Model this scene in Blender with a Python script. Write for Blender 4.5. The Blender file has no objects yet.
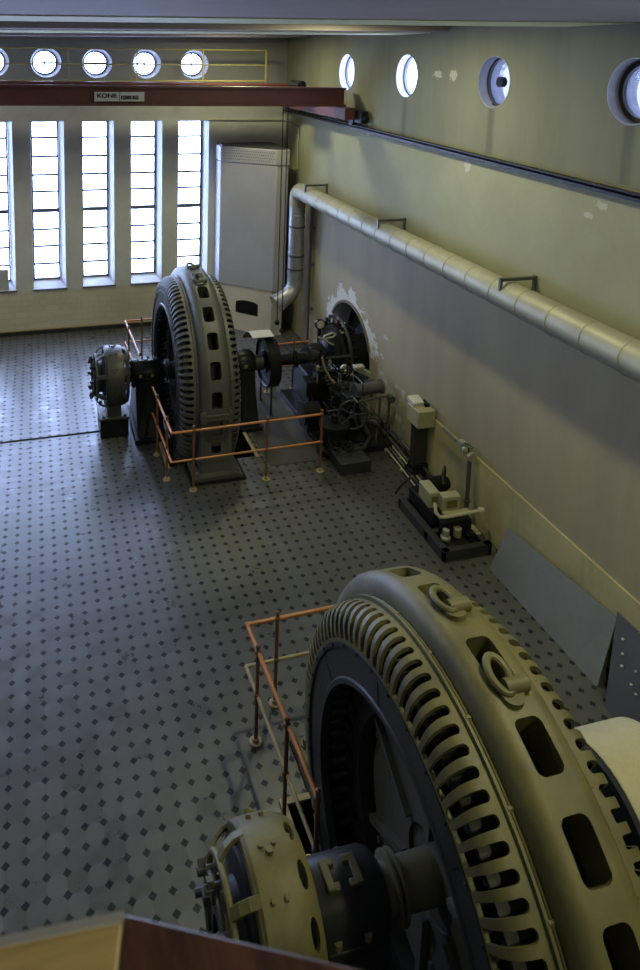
import bpy, math, random
from mathutils import Vector, Matrix
from mathutils.geometry import tessellate_polygon

random.seed(7)
SC = bpy.context.scene
COL = SC.collection
PI = math.pi
cos, sin, rad = math.cos, math.sin, math.radians

# ------------------------------------------------------------------ materials
def new_mat(name):
    m = bpy.data.materials.new(name)
    m.use_nodes = True
    nt = m.node_tree
    for n in list(nt.nodes):
        nt.nodes.remove(n)
    out = nt.nodes.new('ShaderNodeOutputMaterial')
    bs = nt.nodes.new('ShaderNodeBsdfPrincipled')
    nt.links.new(bs.outputs[0], out.inputs[0])
    return m, nt, bs, out

class NT:
    """tiny node helper"""
    def __init__(s, nt): s.nt = nt
    def n(s, t, **kw):
        x = s.nt.nodes.new(t)
        for k, v in kw.items(): setattr(x, k, v)
        return x
    def l(s, a, b): s.nt.links.new(a, b)
    def val(s, x, sock):
        if isinstance(x, (int, float)): sock.default_value = x
        elif isinstance(x, (tuple, list)): sock.default_value = tuple(x) + ((1,) if len(x) == 3 and len(sock.default_value) == 4 else ())
        else: s.l(x, sock)
    def m(s, op, a, b=0.0, c=0.0):
        x = s.n('ShaderNodeMath', operation=op)
        s.val(a, x.inputs[0]); s.val(b, x.inputs[1]); s.val(c, x.inputs[2])
        return x.outputs[0]
    def mix(s, f, a, b, blend='MIX'):
        x = s.n('ShaderNodeMix', data_type='RGBA', blend_type=blend)
        s.val(f, x.inputs[0]); s.val(a, x.inputs[6]); s.val(b, x.inputs[7])
        return x.outputs[2]
    def noise(s, vec, scale, detail=4, rough=.55):
        x = s.n('ShaderNodeTexNoise')
        x.inputs['Scale'].default_value = scale; x.inputs['Detail'].default_value = detail
        x.inputs['Roughness'].default_value = rough
        if vec is not None: s.l(vec, x.inputs['Vector'])
        return x.outputs[0]
    def smooth(s, x, lo, hi):
        r = s.n('ShaderNodeMapRange', interpolation_type='SMOOTHSTEP')
        s.val(x, r.inputs[0]); r.inputs[1].default_value = lo; r.inputs[2].default_value = hi
        return r.outputs[0]
    def coords(s, scale=(1, 1, 1)):
        tc = s.n('ShaderNodeTexCoord')
        mp = s.n('ShaderNodeMapping'); mp.inputs['Scale'].default_value = scale
        s.l(tc.outputs['Object'], mp.inputs[0])
        return mp.outputs[0]
    def bump(s, h, strength, dist, bs):
        b = s.n('ShaderNodeBump'); b.inputs['Strength'].default_value = strength; b.inputs['Distance'].default_value = dist
        s.l(h, b.inputs['Height']); s.l(b.outputs[0], bs.inputs['Normal'])

def paint(name, c, rough=.5, metal=0.0, c2=None, scale=3.0, amt=.5, bump=.0, spec=.5):
    m, nt, bs, out = new_mat(name); N = NT(nt)
    if c2 is None: c2 = tuple(x * .6 for x in c)
    v = N.coords()
    a = N.noise(v, scale, 6, .65)
    f = N.m('MULTIPLY', N.smooth(a, .38, .68), amt)
    col = N.mix(f, c, c2)
    fine = N.noise(v, scale * 14, 3)
    col = N.mix(N.m('MULTIPLY', fine, .35), col, tuple(x * .55 for x in c))
    N.l(col, bs.inputs['Base Color'])
    r = N.m('ADD', N.m('MULTIPLY', fine, .22), rough - .11)
    N.l(r, bs.inputs['Roughness'])
    bs.inputs['Metallic'].default_value = metal
    bs.inputs['Specular IOR Level'].default_value = spec
    if bump: N.bump(fine, bump, .004, bs)
    return m

M = {}
M['dusty_paint'] = paint('dusty_lamplit_machine_paint', (.145, .132, .050), .52, 0, (.072, .068, .032), 2.6, .75, .15)  # dust, plus yellow lamp light put into the near machine colour
M['grey_paint'] = paint('windowlit_machine_paint', (.082, .085, .077), .48, .0, (.05, .052, .047), 2.2, .6, .15)  # same machine paint with blue window light put into the colour
M['dark_paint'] = paint('dark_grey_machine_paint', (.045, .047, .044), .42, .0, (.028, .029, .028), 2.2, .6, .15)
M['plate'] = paint('dark_grey_steel_plate', (.062, .067, .064), .45, .2, (.04, .043, .042), 2, .7)
M['sleeve'] = paint('dull_zinc_sleeve', (.40, .40, .44), .5, .3)
M['navy_metal'] = paint('dark_blue_grey_metal', (.036, .038, .039), .4, .05, (.022, .024, .026), 3, .6, 0, .3)
M['dusty_web'] = paint('dusty_grey_web', (.11, .112, .095), .6, 0, (.07, .072, .065), 3, .6)
M['dusty_shaft'] = paint('dusty_shaft', (.17, .16, .10), .55, .1, (.11, .105, .07), 3, .6)
M['black_metal'] = paint('oily_black_metal', (.010, .011, .013), .32, .05, (.020, .019, .018), 6, .7, 0, .13)
M['core'] = paint('dark_laminated_core', (.022, .023, .026), .6, .1, (.045, .045, .045), 9, .6)
M['shaft'] = paint('worn_shaft_steel', (.17, .165, .14), .4, .4, (.1, .1, .085), 4, .6)
M['brass'] = paint('dull_brass', (.42, .38, .2), .4, .5)
M['galv'] = paint('galvanised_duct_metal', (.37, .36, .27), .52, .3, (.30, .29, .21), 2.5, .7, .1)
M['galv_blue'] = paint('duct_metal_window_tint', (.40, .42, .46), .38, .6, (.32, .335, .37), 2.5, .7, .1)  # same duct metal, bluish window light put into the colour
M['galv_dark'] = paint('dark_pipe_metal', (.10, .105, .11), .45, .4)
M['orange'] = paint('orange_rail_paint', (.50, .19, .055), .35, 0, (.36, .16, .06), 5, .7)
M['rust'] = paint('rust_brown_post_paint', (.20, .085, .035), .5, 0, (.11, .06, .035), 6, .8)
M['beige_rail'] = paint('beige_rail_paint', (.36, .30, .17), .45, 0, (.27, .2, .11), 5, .6)
M['crane_red'] = paint('dark_red_crane_paint', (.125, .034, .030), .5, 0, (.075, .025, .024), 2.5, .6)
M['yellow'] = paint('yellow_handrail_paint', (.36, .30, .08), .5, 0, (.27, .22, .07), 4, .5)
M['sign_white'] = paint('white_sign_enamel', (.55, .56, .54), .45, 0, (.45, .46, .44), 3, .3)
M['sign_black'] = paint('black_sign_letters', (.015, .015, .015), .5)
M['cab_metal'] = paint('pale_grey_sheet_metal', (.46, .465, .50), .5, .1, (.40, .405, .435), 1.2, .6)
M['cab_dark'] = paint('dark_grey_sheet_metal', (.06, .062, .066), .55, .2)
M['cream'] = paint('cream_brick_paint', (.62, .60, .50), .65, 0, (.52, .50, .41), 2.0, .6)
M['cream_box'] = paint('pale_olive_box_paint', (.36, .35, .21), .5, 0, (.27, .26, .16), 4, .6)
M['sheet'] = paint('grey_green_board', (.17, .19, .185), .55, .1, (.13, .145, .14), 1.5, .7)
M['concrete'] = paint('stained_concrete', (.058, .057, .052), .38, 0, (.03, .03, .027), 2.2, .8, .2)
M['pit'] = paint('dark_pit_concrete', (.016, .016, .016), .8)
M['frame'] = paint('dark_window_steel', (.10, .105, .115), .5)
M['ring_frame'] = paint('black_round_window_steel', (.03, .03, .033), .45)
M['tan'] = paint('tan_rubber', (.28, .21, .12), .6)
M['white_metal'] = paint('bright_cover_metal', (.58, .57, .52), .5, 0, (.48, .47, .42), 3, .5)
M['hood'] = paint('pale_guard_paint', (.46, .44, .31), .55, 0, (.36, .34, .23), 2.5, .6)
M['ceil'] = paint('grey_ceiling_paint', (.44, .385, .38), .8, 0, (.37, .325, .32), .7, .5)
M['ceil_band'] = paint('lit_beam_tint', (.84, .85, .50), .7, 0, (.78, .79, .46), .6, .5)  # pale green: light on the beam undersides put into the colour
M['arch_trim'] = paint('brown_arch_edging', (.15, .11, .07), .65)
M['groove'] = paint('black_floor_cable', (.012, .012, .014), .5)

def m_floor():
    m, nt, bs, out = new_mat('octagon_and_dot_tile_floor'); N = NT(nt)
    tc = N.n('ShaderNodeTexCoord'); sp = N.n('ShaderNodeSeparateXYZ'); N.l(tc.outputs['Object'], sp.inputs[0])
    P = .173
    u = N.m('DIVIDE', N.m('ADD', sp.outputs[0], .392), P)
    v = N.m('DIVIDE', N.m('ADD', sp.outputs[1], -6.42), P)
    du = N.m('ABSOLUTE', N.m('SUBTRACT', u, N.m('ROUND', u)))
    dv = N.m('ABSOLUTE', N.m('SUBTRACT', v, N.m('ROUND', v)))
    s = N.m('ADD', du, dv)
    dot = N.m('SUBTRACT', 1, N.smooth(s, .215, .245))
    # grout of the octagon sides and round the dots
    g1 = N.m('LESS_THAN', N.m('MINIMUM', du, dv), .016)
    g2 = N.m('LESS_THAN', N.m('ABSOLUTE', N.m('SUBTRACT', s, .245)), .02)
    gr = N.m('MAXIMUM', g1, g2)
    cmb = N.n('ShaderNodeCombineXYZ'); N.l(N.m('FLOOR', u), cmb.inputs[0]); N.l(N.m('FLOOR', v), cmb.inputs[1])
    wn = N.n('ShaderNodeTexWhiteNoise', noise_dimensions='3D'); N.l(cmb.outputs[0], wn.inputs[0])
    cmb2 = N.n('ShaderNodeCombineXYZ'); N.l(N.m('ROUND', u), cmb2.inputs[0]); N.l(N.m('ROUND', v), cmb2.inputs[1])
    wn2 = N.n('ShaderNodeTexWhiteNoise', noise_dimensions='3D'); N.l(cmb2.outputs[0], wn2.inputs[0])
    big = N.noise(tc.outputs['Object'], .55, 5, .6)
    fine = N.noise(tc.outputs['Object'], 38, 4, .7)
    tile = N.mix(wn.outputs[0], (.078, .082, .077), (.098, .102, .096))
    tile = N.mix(N.m('MULTIPLY', fine, .6), tile, (.05, .053, .05))
    tile = N.mix(N.m('MULTIPLY', N.smooth(big, .42, .66), .4), tile, (.055, .055, .048))
    dcol = N.mix(wn2.outputs[0], (.008, .009, .010), (.022, .023, .023))
    c = N.mix(N.m('MULTIPLY', gr, .35), tile, (.04, .042, .04))
    c = N.mix(N.m('MULTIPLY', dot, .93), c, dcol)
    for sx, sy, rx, ry, k in ((5.4, 11.0, 1.25, 1.6, .8), (2.4, 10.6, 1.6, .8, .5), (5.2, 12.6, 1.5, 1.0, .6), (2.0, 12.5, .6, 1.8, .55), (5.6, 9.0, .8, 1.4, .45), (2.6, 4.6, 1.6, 2.3, .35)):
        ex = N.m('DIVIDE', N.m('ADD', sp.outputs[0], -sx), rx); ey = N.m('DIVIDE', N.m('ADD', sp.outputs[1], -sy), ry)
        q = N.m('ADD', N.m('ADD', N.m('MULTIPLY', ex, ex), N.m('MULTIPLY', ey, ey)), N.m('MULTIPLY', N.m('ADD', big, -.5), 3.5))
        c = N.mix(N.m('MULTIPLY', N.m('SUBTRACT', 1, N.smooth(q, .25, 1.2)), k), c, (.026, .026, .024))
    N.l(c, bs.inputs['Base Color'])
    med = N.noise(tc.outputs['Object'], 6, 4, .6)
    r = N.m('ADD', N.m('MULTIPLY', med, .2), N.m('ADD', N.m('MULTIPLY', wn.outputs[0], .10), .19))
    N.l(r, bs.inputs['Roughness'])
    N.l(N.m('SUBTRACT', .80, N.m('MULTIPLY', dot, .58)), bs.inputs['Specular IOR Level'])
    bs.inputs['IOR'].default_value = 1.5
    bs.inputs['Specular Tint'].default_value = (.92, .95, 1.0, 1)
    h = N.m('SUBTRACT', N.m('MULTIPLY', N.m('ADD', wn.outputs[0], fine), .3), gr)
    wav = N.noise(tc.outputs['Object'], 5.0, 3, .5)
    h = N.m('ADD', h, N.m('MULTIPLY', wav, 3.0))
    N.bump(h, .35, .004, bs)
    return m
M['floor'] = m_floor()

def m_right_wall():
    m, nt, bs, out = new_mat('aged_olive_wall_plaster'); N = NT(nt)
    tc = N.n('ShaderNodeTexCoord'); sp = N.n('ShaderNodeSeparateXYZ'); N.l(tc.outputs['Object'], sp.inputs[0])
    y, z = sp.outputs[1], sp.outputs[2]
    obj = tc.outputs['Object']
    big = N.noise(obj, .6, 6, .6)
    mp = N.n('ShaderNodeMapping'); mp.inputs['Scale'].default_value = (1, 1.3, .28); N.l(obj, mp.inputs[0])
    streak = N.noise(mp.outputs[0], 1.6, 5, .6)
    fine = N.noise(obj, 16, 4, .6)
    up = N.mix(N.smooth(big, .35, .7), (.345, .35, .215), (.29, .292, .18))
    lo = N.mix(N.smooth(streak, .3, .8), (.35, .305, .185), (.29, .248, .16))
    c = N.mix(N.m('GREATER_THAN', z, 3.86), lo, up)
    # streaked and darker above the crane rail, the lamp cut-off painted in
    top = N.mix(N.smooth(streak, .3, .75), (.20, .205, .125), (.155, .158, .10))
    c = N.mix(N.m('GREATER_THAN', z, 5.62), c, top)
    c = N.mix(N.m('MULTIPLY', fine, .3), c, (.2, .19, .13))
    # dark runs under the round windows
    k = N.m('DIVIDE', N.m('ADD', y, -9.12), 2.53)
    d = N.m('ABSOLUTE', N.m('SUBTRACT', k, N.m('ROUND', k)))
    run = N.m('MULTIPLY', N.m('SUBTRACT', 1, N.smooth(d, .012, .05)), N.m('MULTIPLY', N.m('GREATER_THAN', z, 5.66), N.m('LESS_THAN', z, 6.4)))
    run = N.m('MULTIPLY', run, N.m('MULTIPLY', streak, 1.1))
    c = N.mix(run, c, (.07, .068, .05))
    # flaked white plaster round the arch
    dy = N.m('ADD', y, -13.5); dz = N.m('ADD', z, -.85)
    rr = N.m('SQRT', N.m('ADD', N.m('MULTIPLY', dy, dy), N.m('MULTIPLY', dz, dz)))
    pn = N.noise(obj, 3.2, 5, .7)
    lim = N.m('ADD', N.m('MULTIPLY', N.m('ADD', pn, -.5), 1.9), 1.24)
    fl = N.m('MULTIPLY', N.m('LESS_THAN', rr, lim), N.m('GREATER_THAN', N.m('ADD', z, N.m('MULTIPLY', dy, .12)), .98))
    c = N.mix(N.m('MULTIPLY', fl, .85), c, (.62, .62, .58))
    wl = N.m('MULTIPLY', N.m('LESS_THAN', N.m('ABSOLUTE', N.m('ADD', y, -11.6)), .55), N.m('MULTIPLY', N.m('LESS_THAN', z, 1.05), N.smooth(pn, .47, .55)))
    c = N.mix(N.m('MULTIPLY', wl, .7), c, (.5, .5, .46))
    # spalled spots
    for sy, sz, hw, hh in ((10.62, 6.78, .16, .09), (10.15, 6.78, .14, .1), (9.62, 5.42, .10, .12), (13.05, 5.58, .10, .1), (6.9, 5.36, .14, .07), (11.9, 1.75, .16, .05), (7.1, 5.2, .1, .05)):
        ex = N.m('DIVIDE', N.m('ADD', y, -sy), hw); ez = N.m('DIVIDE', N.m('ADD', z, -sz), hh)
        q = N.m('ADD', N.m('ADD', N.m('MULTIPLY', ex, ex), N.m('MULTIPLY', ez, ez)), N.m('MULTIPLY', N.m('ADD', fine, -.5), 3.0))
        c = N.mix(N.m('MULTIPLY', N.m('LESS_THAN', q, .55), .75), c, (.50, .49, .40))
    N.l(c, bs.inputs['Base Color'])
    bs.inputs['Roughness'].default_value = .75
    N.bump(fine, .2, .006, bs)
    return m
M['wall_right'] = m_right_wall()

def m_plaster(name, c1, c2, sc=.8):
    m, nt, bs, out = new_mat(name); N = NT(nt)
    v = N.coords(); st = N.noise(N.coords((2.5, 2.5, .4)), 1.4, 5, .6)
    c = N.mix(N.smooth(N.noise(v, sc, 6, .6), .35, .7), c1, c2)
    c = N.mix(N.m('MULTIPLY', N.smooth(st, .5, .75), .4), c, tuple(x * .6 for x in c2))
    c = N.mix(N.m('MULTIPLY', N.noise(v, 18, 3), .3), c, tuple(x * .6 for x in c1))
    N.l(c, bs.inputs['Base Color']); bs.inputs['Roughness'].default_value = .75
    return m
def m_back_wall():
    m, nt, bs, out = new_mat('grey_green_back_wall_plaster'); N = NT(nt)
    tc = N.n('ShaderNodeTexCoord'); sp = N.n('ShaderNodeSeparateXYZ'); N.l(tc.outputs['Object'], sp.inputs[0])
    x, z = sp.outputs[0], sp.outputs[2]
    big = N.noise(tc.outputs['Object'], .8, 6, .6)
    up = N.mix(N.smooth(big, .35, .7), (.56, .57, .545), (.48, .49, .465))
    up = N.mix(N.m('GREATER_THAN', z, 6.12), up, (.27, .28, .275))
    bk = N.n('ShaderNodeTexBrick'); bk.inputs['Scale'].default_value = 1.0
    bk.inputs['Brick Width'].default_value = .3; bk.inputs['Row Height'].default_value = .15; bk.inputs['Mortar Size'].default_value = .004
    bk.inputs['Color1'].default_value = (.60, .56, .43, 1); bk.inputs['Color2'].default_value = (.54, .50, .385, 1); bk.inputs['Mortar'].default_value = (.45, .42, .33, 1)
    cb = N.n('ShaderNodeCombineXYZ'); N.l(x, cb.inputs[0]); N.l(z, cb.inputs[1]); N.l(cb.outputs[0], bk.inputs['Vector'])
    lo = N.mix(N.m('MULTIPLY', N.smooth(big, .4, .7), .5), bk.outputs[0], (.46, .42, .31))
    c = N.mix(N.m('GREATER_THAN', z, 1.12), lo, up)
    c = N.mix(N.m('MULTIPLY', N.noise(tc.outputs['Object'], 18, 3), .25), c, (.18, .18, .15))
    N.l(c, bs.inputs['Base Color']); bs.inputs['Roughness'].default_value = .7
    return m
M['wall_back'] = m_back_wall()
M['wall_plain'] = m_plaster('pale_olive_side_wall', (.40, .39, .29), (.33, .32, .24))
M['dado'] = m_plaster('cream_dado_plaster', (.45, .405, .20), (.35, .31, .145), 1.6)
M['reveal'] = m_plaster('white_window_reveal', (.62, .64, .70), (.54, .56, .62), 2)

def m_glass(name, tint=(.93, .97, 1), gl=.06, diffuse=0.0):
    m, nt, bs, out = new_mat(name); N = NT(nt); nt.nodes.remove(bs)
    t = N.n('ShaderNodeBsdfTransparent'); t.inputs[0].default_value = tint + (1,)
    g = N.n('ShaderNodeBsdfGlossy'); g.inputs['Roughness'].default_value = .05
    mx = N.n('ShaderNodeMixShader'); mx.inputs[0].default_value = gl
    N.l(t.outputs[0], mx.inputs[1]); N.l(g.outputs[0], mx.inputs[2])
    N.l(mx.outputs[0], out.inputs[0])
    return m
M['glass'] = m_glass('clear_window_glass')
M['dusty_glass'] = m_glass('dusty_grey_glass', (.28, .285, .30), .05)

def m_wood(name, c1, c2, rough, sc=(1, 1, 1)):
    m, nt, bs, out = new_mat(name); N = NT(nt)
    v = N.coords(sc)
    a = N.noise(v, 14, 6, .7)
    c = N.mix(N.smooth(a, .35, .65), c1, c2)
    N.l(c, bs.inputs['Base Color']); bs.inputs['Roughness'].default_value = rough
    bs.inputs['Coat Weight'].default_value = .3
    bs.inputs['Coat Roughness'].default_value = .25
    return m
M['wood_light'] = m_wood('varnished_wood_painted_sheen', (.74, .55, .22), (.56, .40, .14), .4, (.4, 4, 4))  # golden tone carries a strong highlight put into the colour
M['wood_dark'] = m_wood('dark_red_brown_wood', (.17, .07, .034), (.07, .03, .016), .45, (4, .6, 4))
M['pale_edge'] = paint('painted_edge_highlight', (.6, .6, .58), .4)  # pale colour stands for light caught on the rail bevel

# ------------------------------------------------------------------ mesh builder
class MB:
    def __init__(s): s.v, s.f = [], []
    def add(s, vs, fs):
        o = len(s.v); s.v += [tuple(p) for p in vs]; s.f += [tuple(i + o for i in f) for f in fs]; return s
    def box(s, c, d, R=None):
        x, y, z = (q / 2 for q in d); c = Vector(c)
        vs = [Vector((a, b, e)) for a in (-x, x) for b in (-y, y) for e in (-z, z)]
        if R is not None: vs = [R @ p for p in vs]
        return s.add([p + c for p in vs], [(0, 1, 3, 2), (4, 6, 7, 5), (0, 4, 5, 1), (2, 3, 7, 6), (0, 2, 6, 4), (1, 5, 7, 3)])
    def bb(s, lo, hi):
        return s.box([(a + b) / 2 for a, b in zip(lo, hi)], [abs(b - a) for a, b in zip(lo, hi)])
    def cyl(s, p0, p1, r0, r1=None, n=18, caps=True):
        p0, p1 = Vector(p0), Vector(p1); r1 = r0 if r1 is None else r1
        d = (p1 - p0).normalized(); a = d.orthogonal().normalized(); b = d.cross(a)
        vs = [p0 + (a * cos(2 * PI * i / n) + b * sin(2 * PI * i / n)) * r0 for i in range(n)] + [p1 + (a * cos(2 * PI * i / n) + b * sin(2 * PI * i / n)) * r1 for i in range(n)]
        fs = [(i, (i + 1) % n, n + (i + 1) % n, n + i) for i in range(n)]
        if caps: fs += [tuple(range(n - 1, -1, -1)), tuple(range(n, 2 * n))]
        return s.add(vs, fs)
    def tube(s, path, r, n=10, closed=False):
        P = [Vector(p) for p in path]; L = len(P); vs = []; fs = []
        t0 = (P[1] - P[0]).normalized(); a = t0.orthogonal().normalized()
        rs = r if isinstance(r, (list, tuple)) else [r] * L
        for i, p in enumerate(P):
            if closed: t = (P[(i + 1) % L] - P[i - 1]).normalized()
            else: t = ((P[min(i + 1, L - 1)] - P[max(i - 1, 0)])).normalized()
            a = (a - t * a.dot(t)).normalized(); b = t.cross(a)
            vs += [p + (a * cos(2 * PI * k / n) + b * sin(2 * PI * k / n)) * rs[i] for k in range(n)]
        for i in range(L if closed else L - 1):
            j = (i + 1) % L
            fs += [(i * n + k, i * n + (k + 1) % n, j * n + (k + 1) % n, j * n + k) for k in range(n)]
        if not closed: fs += [tuple(range(n - 1, -1, -1)), tuple((L - 1) * n + k for k in range(n))]
        return s.add(vs, fs)
    def lathe(s, prof, c=(0, 0, 0), n=64, closed=True, a0=0, a1=2 * PI, axis='x'):
        full = abs(a1 - a0 - 2 * PI) < 1e-6; m = len(prof); c = Vector(c)
        cnt = n if full else n + 1; vs = []
        for i in range(cnt):
            t = a0 + (a1 - a0) * i / n
            for x, r in prof:
                p = {'x': Vector((x, -r * cos(t), r * sin(t))), 'y': Vector((r * cos(t), x, r * sin(t))), 'z': Vector((r * cos(t), r * sin(t), x))}[axis]
                vs.append(c + p)
        fs = []
        for i in range(n):
            j = (i + 1) % cnt
            for k in range(m if closed else m - 1):
                l = (k + 1) % m
                fs.append((i * m + k, i * m + l, j * m + l, j * m + k))
        if not full and closed: fs += [tuple(range(m)), tuple((cnt - 1) * m + k for k in range(m - 1, -1, -1))]
        return s.add(vs, fs)
    def torus(s, c, nrm, R, r, n=40, m=10):
        d = Vector(nrm).normalized(); a = d.orthogonal().normalized(); b = d.cross(a); c = Vector(c)
        return s.tube([c + (a * cos(2 * PI * i / n) + b * sin(2 * PI * i / n)) * R for i in range(n)], r, m, True)
    def ball(s, c, r, n=12):
        prof = [(-r * cos(PI * i / 8), max(1e-4, r * sin(PI * i / 8))) for i in range(9)]
        return s.lathe(prof, c, n, closed=False)
    def prism(s, poly, fn, d0, d1):
        n = len(poly); vs = [fn(p[0], p[1], d0) for p in poly] + [fn(p[0], p[1], d1) for p in poly]
        return s.add(vs, [(i, (i + 1) % n, n + (i + 1) % n, n + i) for i in range(n)] + [tuple(range(n - 1, -1, -1)), tuple(range(n, 2 * n))])
    def xform(s, Mx):
        s.v = [tuple(Mx @ Vector(p)) for p in s.v]; return s
    def mesh(s, name, mat, angle=35, fix=True):
        me = bpy.data.meshes.new(name); me.from_pydata(s.v, [], s.f)
        if fix:
            import bmesh
            b = bmesh.new(); b.from_mesh(me); bmesh.ops.recalc_face_normals(b, faces=b.faces); b.to_mesh(me); b.free()
        finish(me, mat, angle); return me
    def build(s, name, mat, parent=None, bevel=0.0, angle=35, fix=True):
        return link(name, s.mesh(name, mat, angle, fix), parent, bevel)

def finish(me, mat, angle=35):
    if mat is not None:
        me.materials.clear(); me.materials.append(mat)
    me.polygons.foreach_set('use_smooth', [True] * len(me.polygons))
    me.set_sharp_from_angle(angle=rad(angle)); me.update()

def link(name, me, parent=None, bevel=0.0):
    o = bpy.data.objects.new(name, me); COL.objects.link(o)
    if parent is not None: o.parent = parent
    if bevel:
        b = o.modifiers.new('bevel', 'BEVEL'); b.width = bevel; b.segments = 2; b.limit_method = 'ANGLE'; b.angle_limit = rad(40)
    return o

def tag(o, label, cat, group=None):
    o['label'] = label; o['category'] = cat
    if group: o['group'] = group
    return o
def thing(name, label, cat, loc=(0, 0, 0), rz=0.0, group=None):
    o = bpy.data.objects.new(name, None); COL.objects.link(o); o.location = loc; o.rotation_euler = (0, 0, rz)
    o.empty_display_size = .2
    return tag(o, label, cat, group)
def struct(o):
    o['kind'] = 'structure'; return o
def part(o, label):
    o['label'] = label; return o

def carve(mb, cut, name, mat, angle=35):
    a = link('tmp_a', mb.mesh('tmp_a', mat)); b = link('tmp_b', cut.mesh('tmp_b', None))
    md = a.modifiers.new('b', 'BOOLEAN'); md.operation = 'DIFFERENCE'; md.object = b; md.solver = 'EXACT'
    dg = bpy.context.evaluated_depsgraph_get(); dg.update()
    me = bpy.data.meshes.new_from_object(a.evaluated_get(dg)); me.name = name
    for o in (a, b):
        d = o.data; bpy.data.objects.remove(o); bpy.data.meshes.remove(d)
    finish(me, mat, angle); return me

def dup(root, loc, name=None):
    r = root.copy(); COL.objects.link(r); r.location = loc
    for ch in list(root.children):
        c = ch.copy(); COL.objects.link(c); c.parent = r
        for g in list(ch.children):
            d = g.copy(); COL.objects.link(d); d.parent = c
    return r

def rrect(w, h, r, k=4):
    o = []
    for cx, cy, a in ((w / 2 - r, h / 2 - r, 0), (-w / 2 + r, h / 2 - r, 90), (-w / 2 + r, -h / 2 + r, 180), (w / 2 - r, -h / 2 + r, 270)):
        o += [(cx + r * cos(rad(a + 90 * i / k)), cy + r * sin(rad(a + 90 * i / k))) for i in range(k + 1)]
    return o
def circ(cx, cy, r, n=48, a0=0, a1=2 * PI, end=False):
    return [(cx + r * cos(a0 + (a1 - a0) * i / n), cy + r * sin(a0 + (a1 - a0) * i / n)) for i in range(n + (1 if end else 0))]

def holed(outer, holes, fn, d0, d1, skip_reveal=()):
    """flat slab with holes; fn(a, b, depth) -> point; front at d0, back at d1. Returns slab MB and one MB for the reveals."""
    mb, rv = MB(), MB()
    loops = [outer] + holes
    flat = [p for L in loops for p in L]
    tris = tessellate_polygon([[Vector((p[0], p[1], 0)) for p in L] for L in loops])
    n = len(flat)
    mb.add([fn(p[0], p[1], d0) for p in flat], [tuple(t) for t in tris])
    mb.add([fn(p[0], p[1], d1) for p in flat], [tuple(reversed(t)) for t in tris])
    k = len(outer)
    mb.add([fn(p[0], p[1], d0) for p in outer] + [fn(p[0], p[1], d1) for p in outer], [(i, (i + 1) % k, k + (i + 1) % k, k + i) for i in range(k)])
    for L in holes:
        k = len(L)
        rv.add([fn(p[0], p[1], d0) for p in L] + [fn(p[0], p[1], d1) for p in L], [(i, (i + 1) % k, k + (i + 1) % k, k + i) for i in range(k)])
    return mb, rv
# ------------------------------------------------------------------ the room
XW, YB, XL, YF, ZC = 6.4, 17.93, -9.4, -4.0, 7.75
GEN = [(2.83, 12.82), (2.89, 3.92)]           # far and near generator axes (x, y)
PIT = (-.72, .82, -1.5, 1.55)

# floor with the two generator pits
pits = [[(gx + PIT[0], gy + PIT[2]), (gx + PIT[1], gy + PIT[2]), (gx + PIT[1], gy + PIT[3]), (gx + PIT[0], gy + PIT[3])] for gx, gy in GEN]
fl, _ = holed([(XL - .3, YF - .3), (XW + .4, YF - .3), (XW + .4, YB + .4), (XL - .3, YB + .4)], pits, lambda a, b, d: (a, b, d), 0, -.02)
struct(fl.build('floor', M['floor']))
for i, (gx, gy) in enumerate(GEN):
    b = MB(); x0, x1, y0, y1 = gx + PIT[0], gx + PIT[1], gy + PIT[2], gy + PIT[3]
    for lo, hi in (((x0 - .1, y0 - .1, -1.35), (x1 + .1, y1 + .1, -1.25)), ((x0 - .1, y0 - .1, -1.3), (x0, y1 + .1, -.02)), ((x1, y0 - .1, -1.3), (x1 + .1, y1 + .1, -.02)),
                   ((x0, y0 - .1, -1.3), (x1, y0, -.02)), ((x0, y1, -1.3), (x1, y1 + .1, -.02))):
        b.bb(lo, hi)
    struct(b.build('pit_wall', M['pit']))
    b = MB()
    for lo, hi in (((x0 - .06, y0 - .06, 0), (x0, y1 + .06, .025)), ((x1, y0 - .06, 0), (x1 + .06, y1 + .06, .025)), ((x0, y1, 0), (x1, y1 + .06, .025))):
        b.bb(lo, hi)
    struct(b.build('trim_%d' % (i + 1), M['beige_rail']))
# bare concrete patch between the far generator and the turbine
b = MB(); b.bb((3.82, 10.95, 0.0), (4.86, 13.9, .012)); struct(b.build('concrete_slab', M['concrete']))

# back wall
WX = [(-.14 + 1.222 * k, .655 + 1.222 * k) for k in range(-6, 4)]
WZ0, WZ1 = 1.18, 5.40
OB = [(.265 + 1.217 * k, 6.82) for k in range(-6, 4)]
RB = .36
holes = [[(a, WZ0), (c, WZ0), (c, WZ1), (a, WZ1)] for a, c in WX] + [circ(x, z, RB) for x, z in OB]
wb, rv = holed([(XL - .3, -.02), (XW + .4, -.02), (XW + .4, ZC), (XL - .3, ZC)], holes, lambda a, b_, d: (a, d, b_), YB, YB + .42)
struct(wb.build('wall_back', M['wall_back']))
o = rv.build('window_reveal', M['reveal']); struct(o)
b = MB(); b.bb((XL, YB - .025, 0), (4.6, YB, .11)); struct(b.build('baseboard_back', M['navy_metal']))
b = MB(); b.bb((XL, YB - .03, .11), (4.6, YB, .135)); struct(b.build('trim_3', M['beige_rail']))

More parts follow.
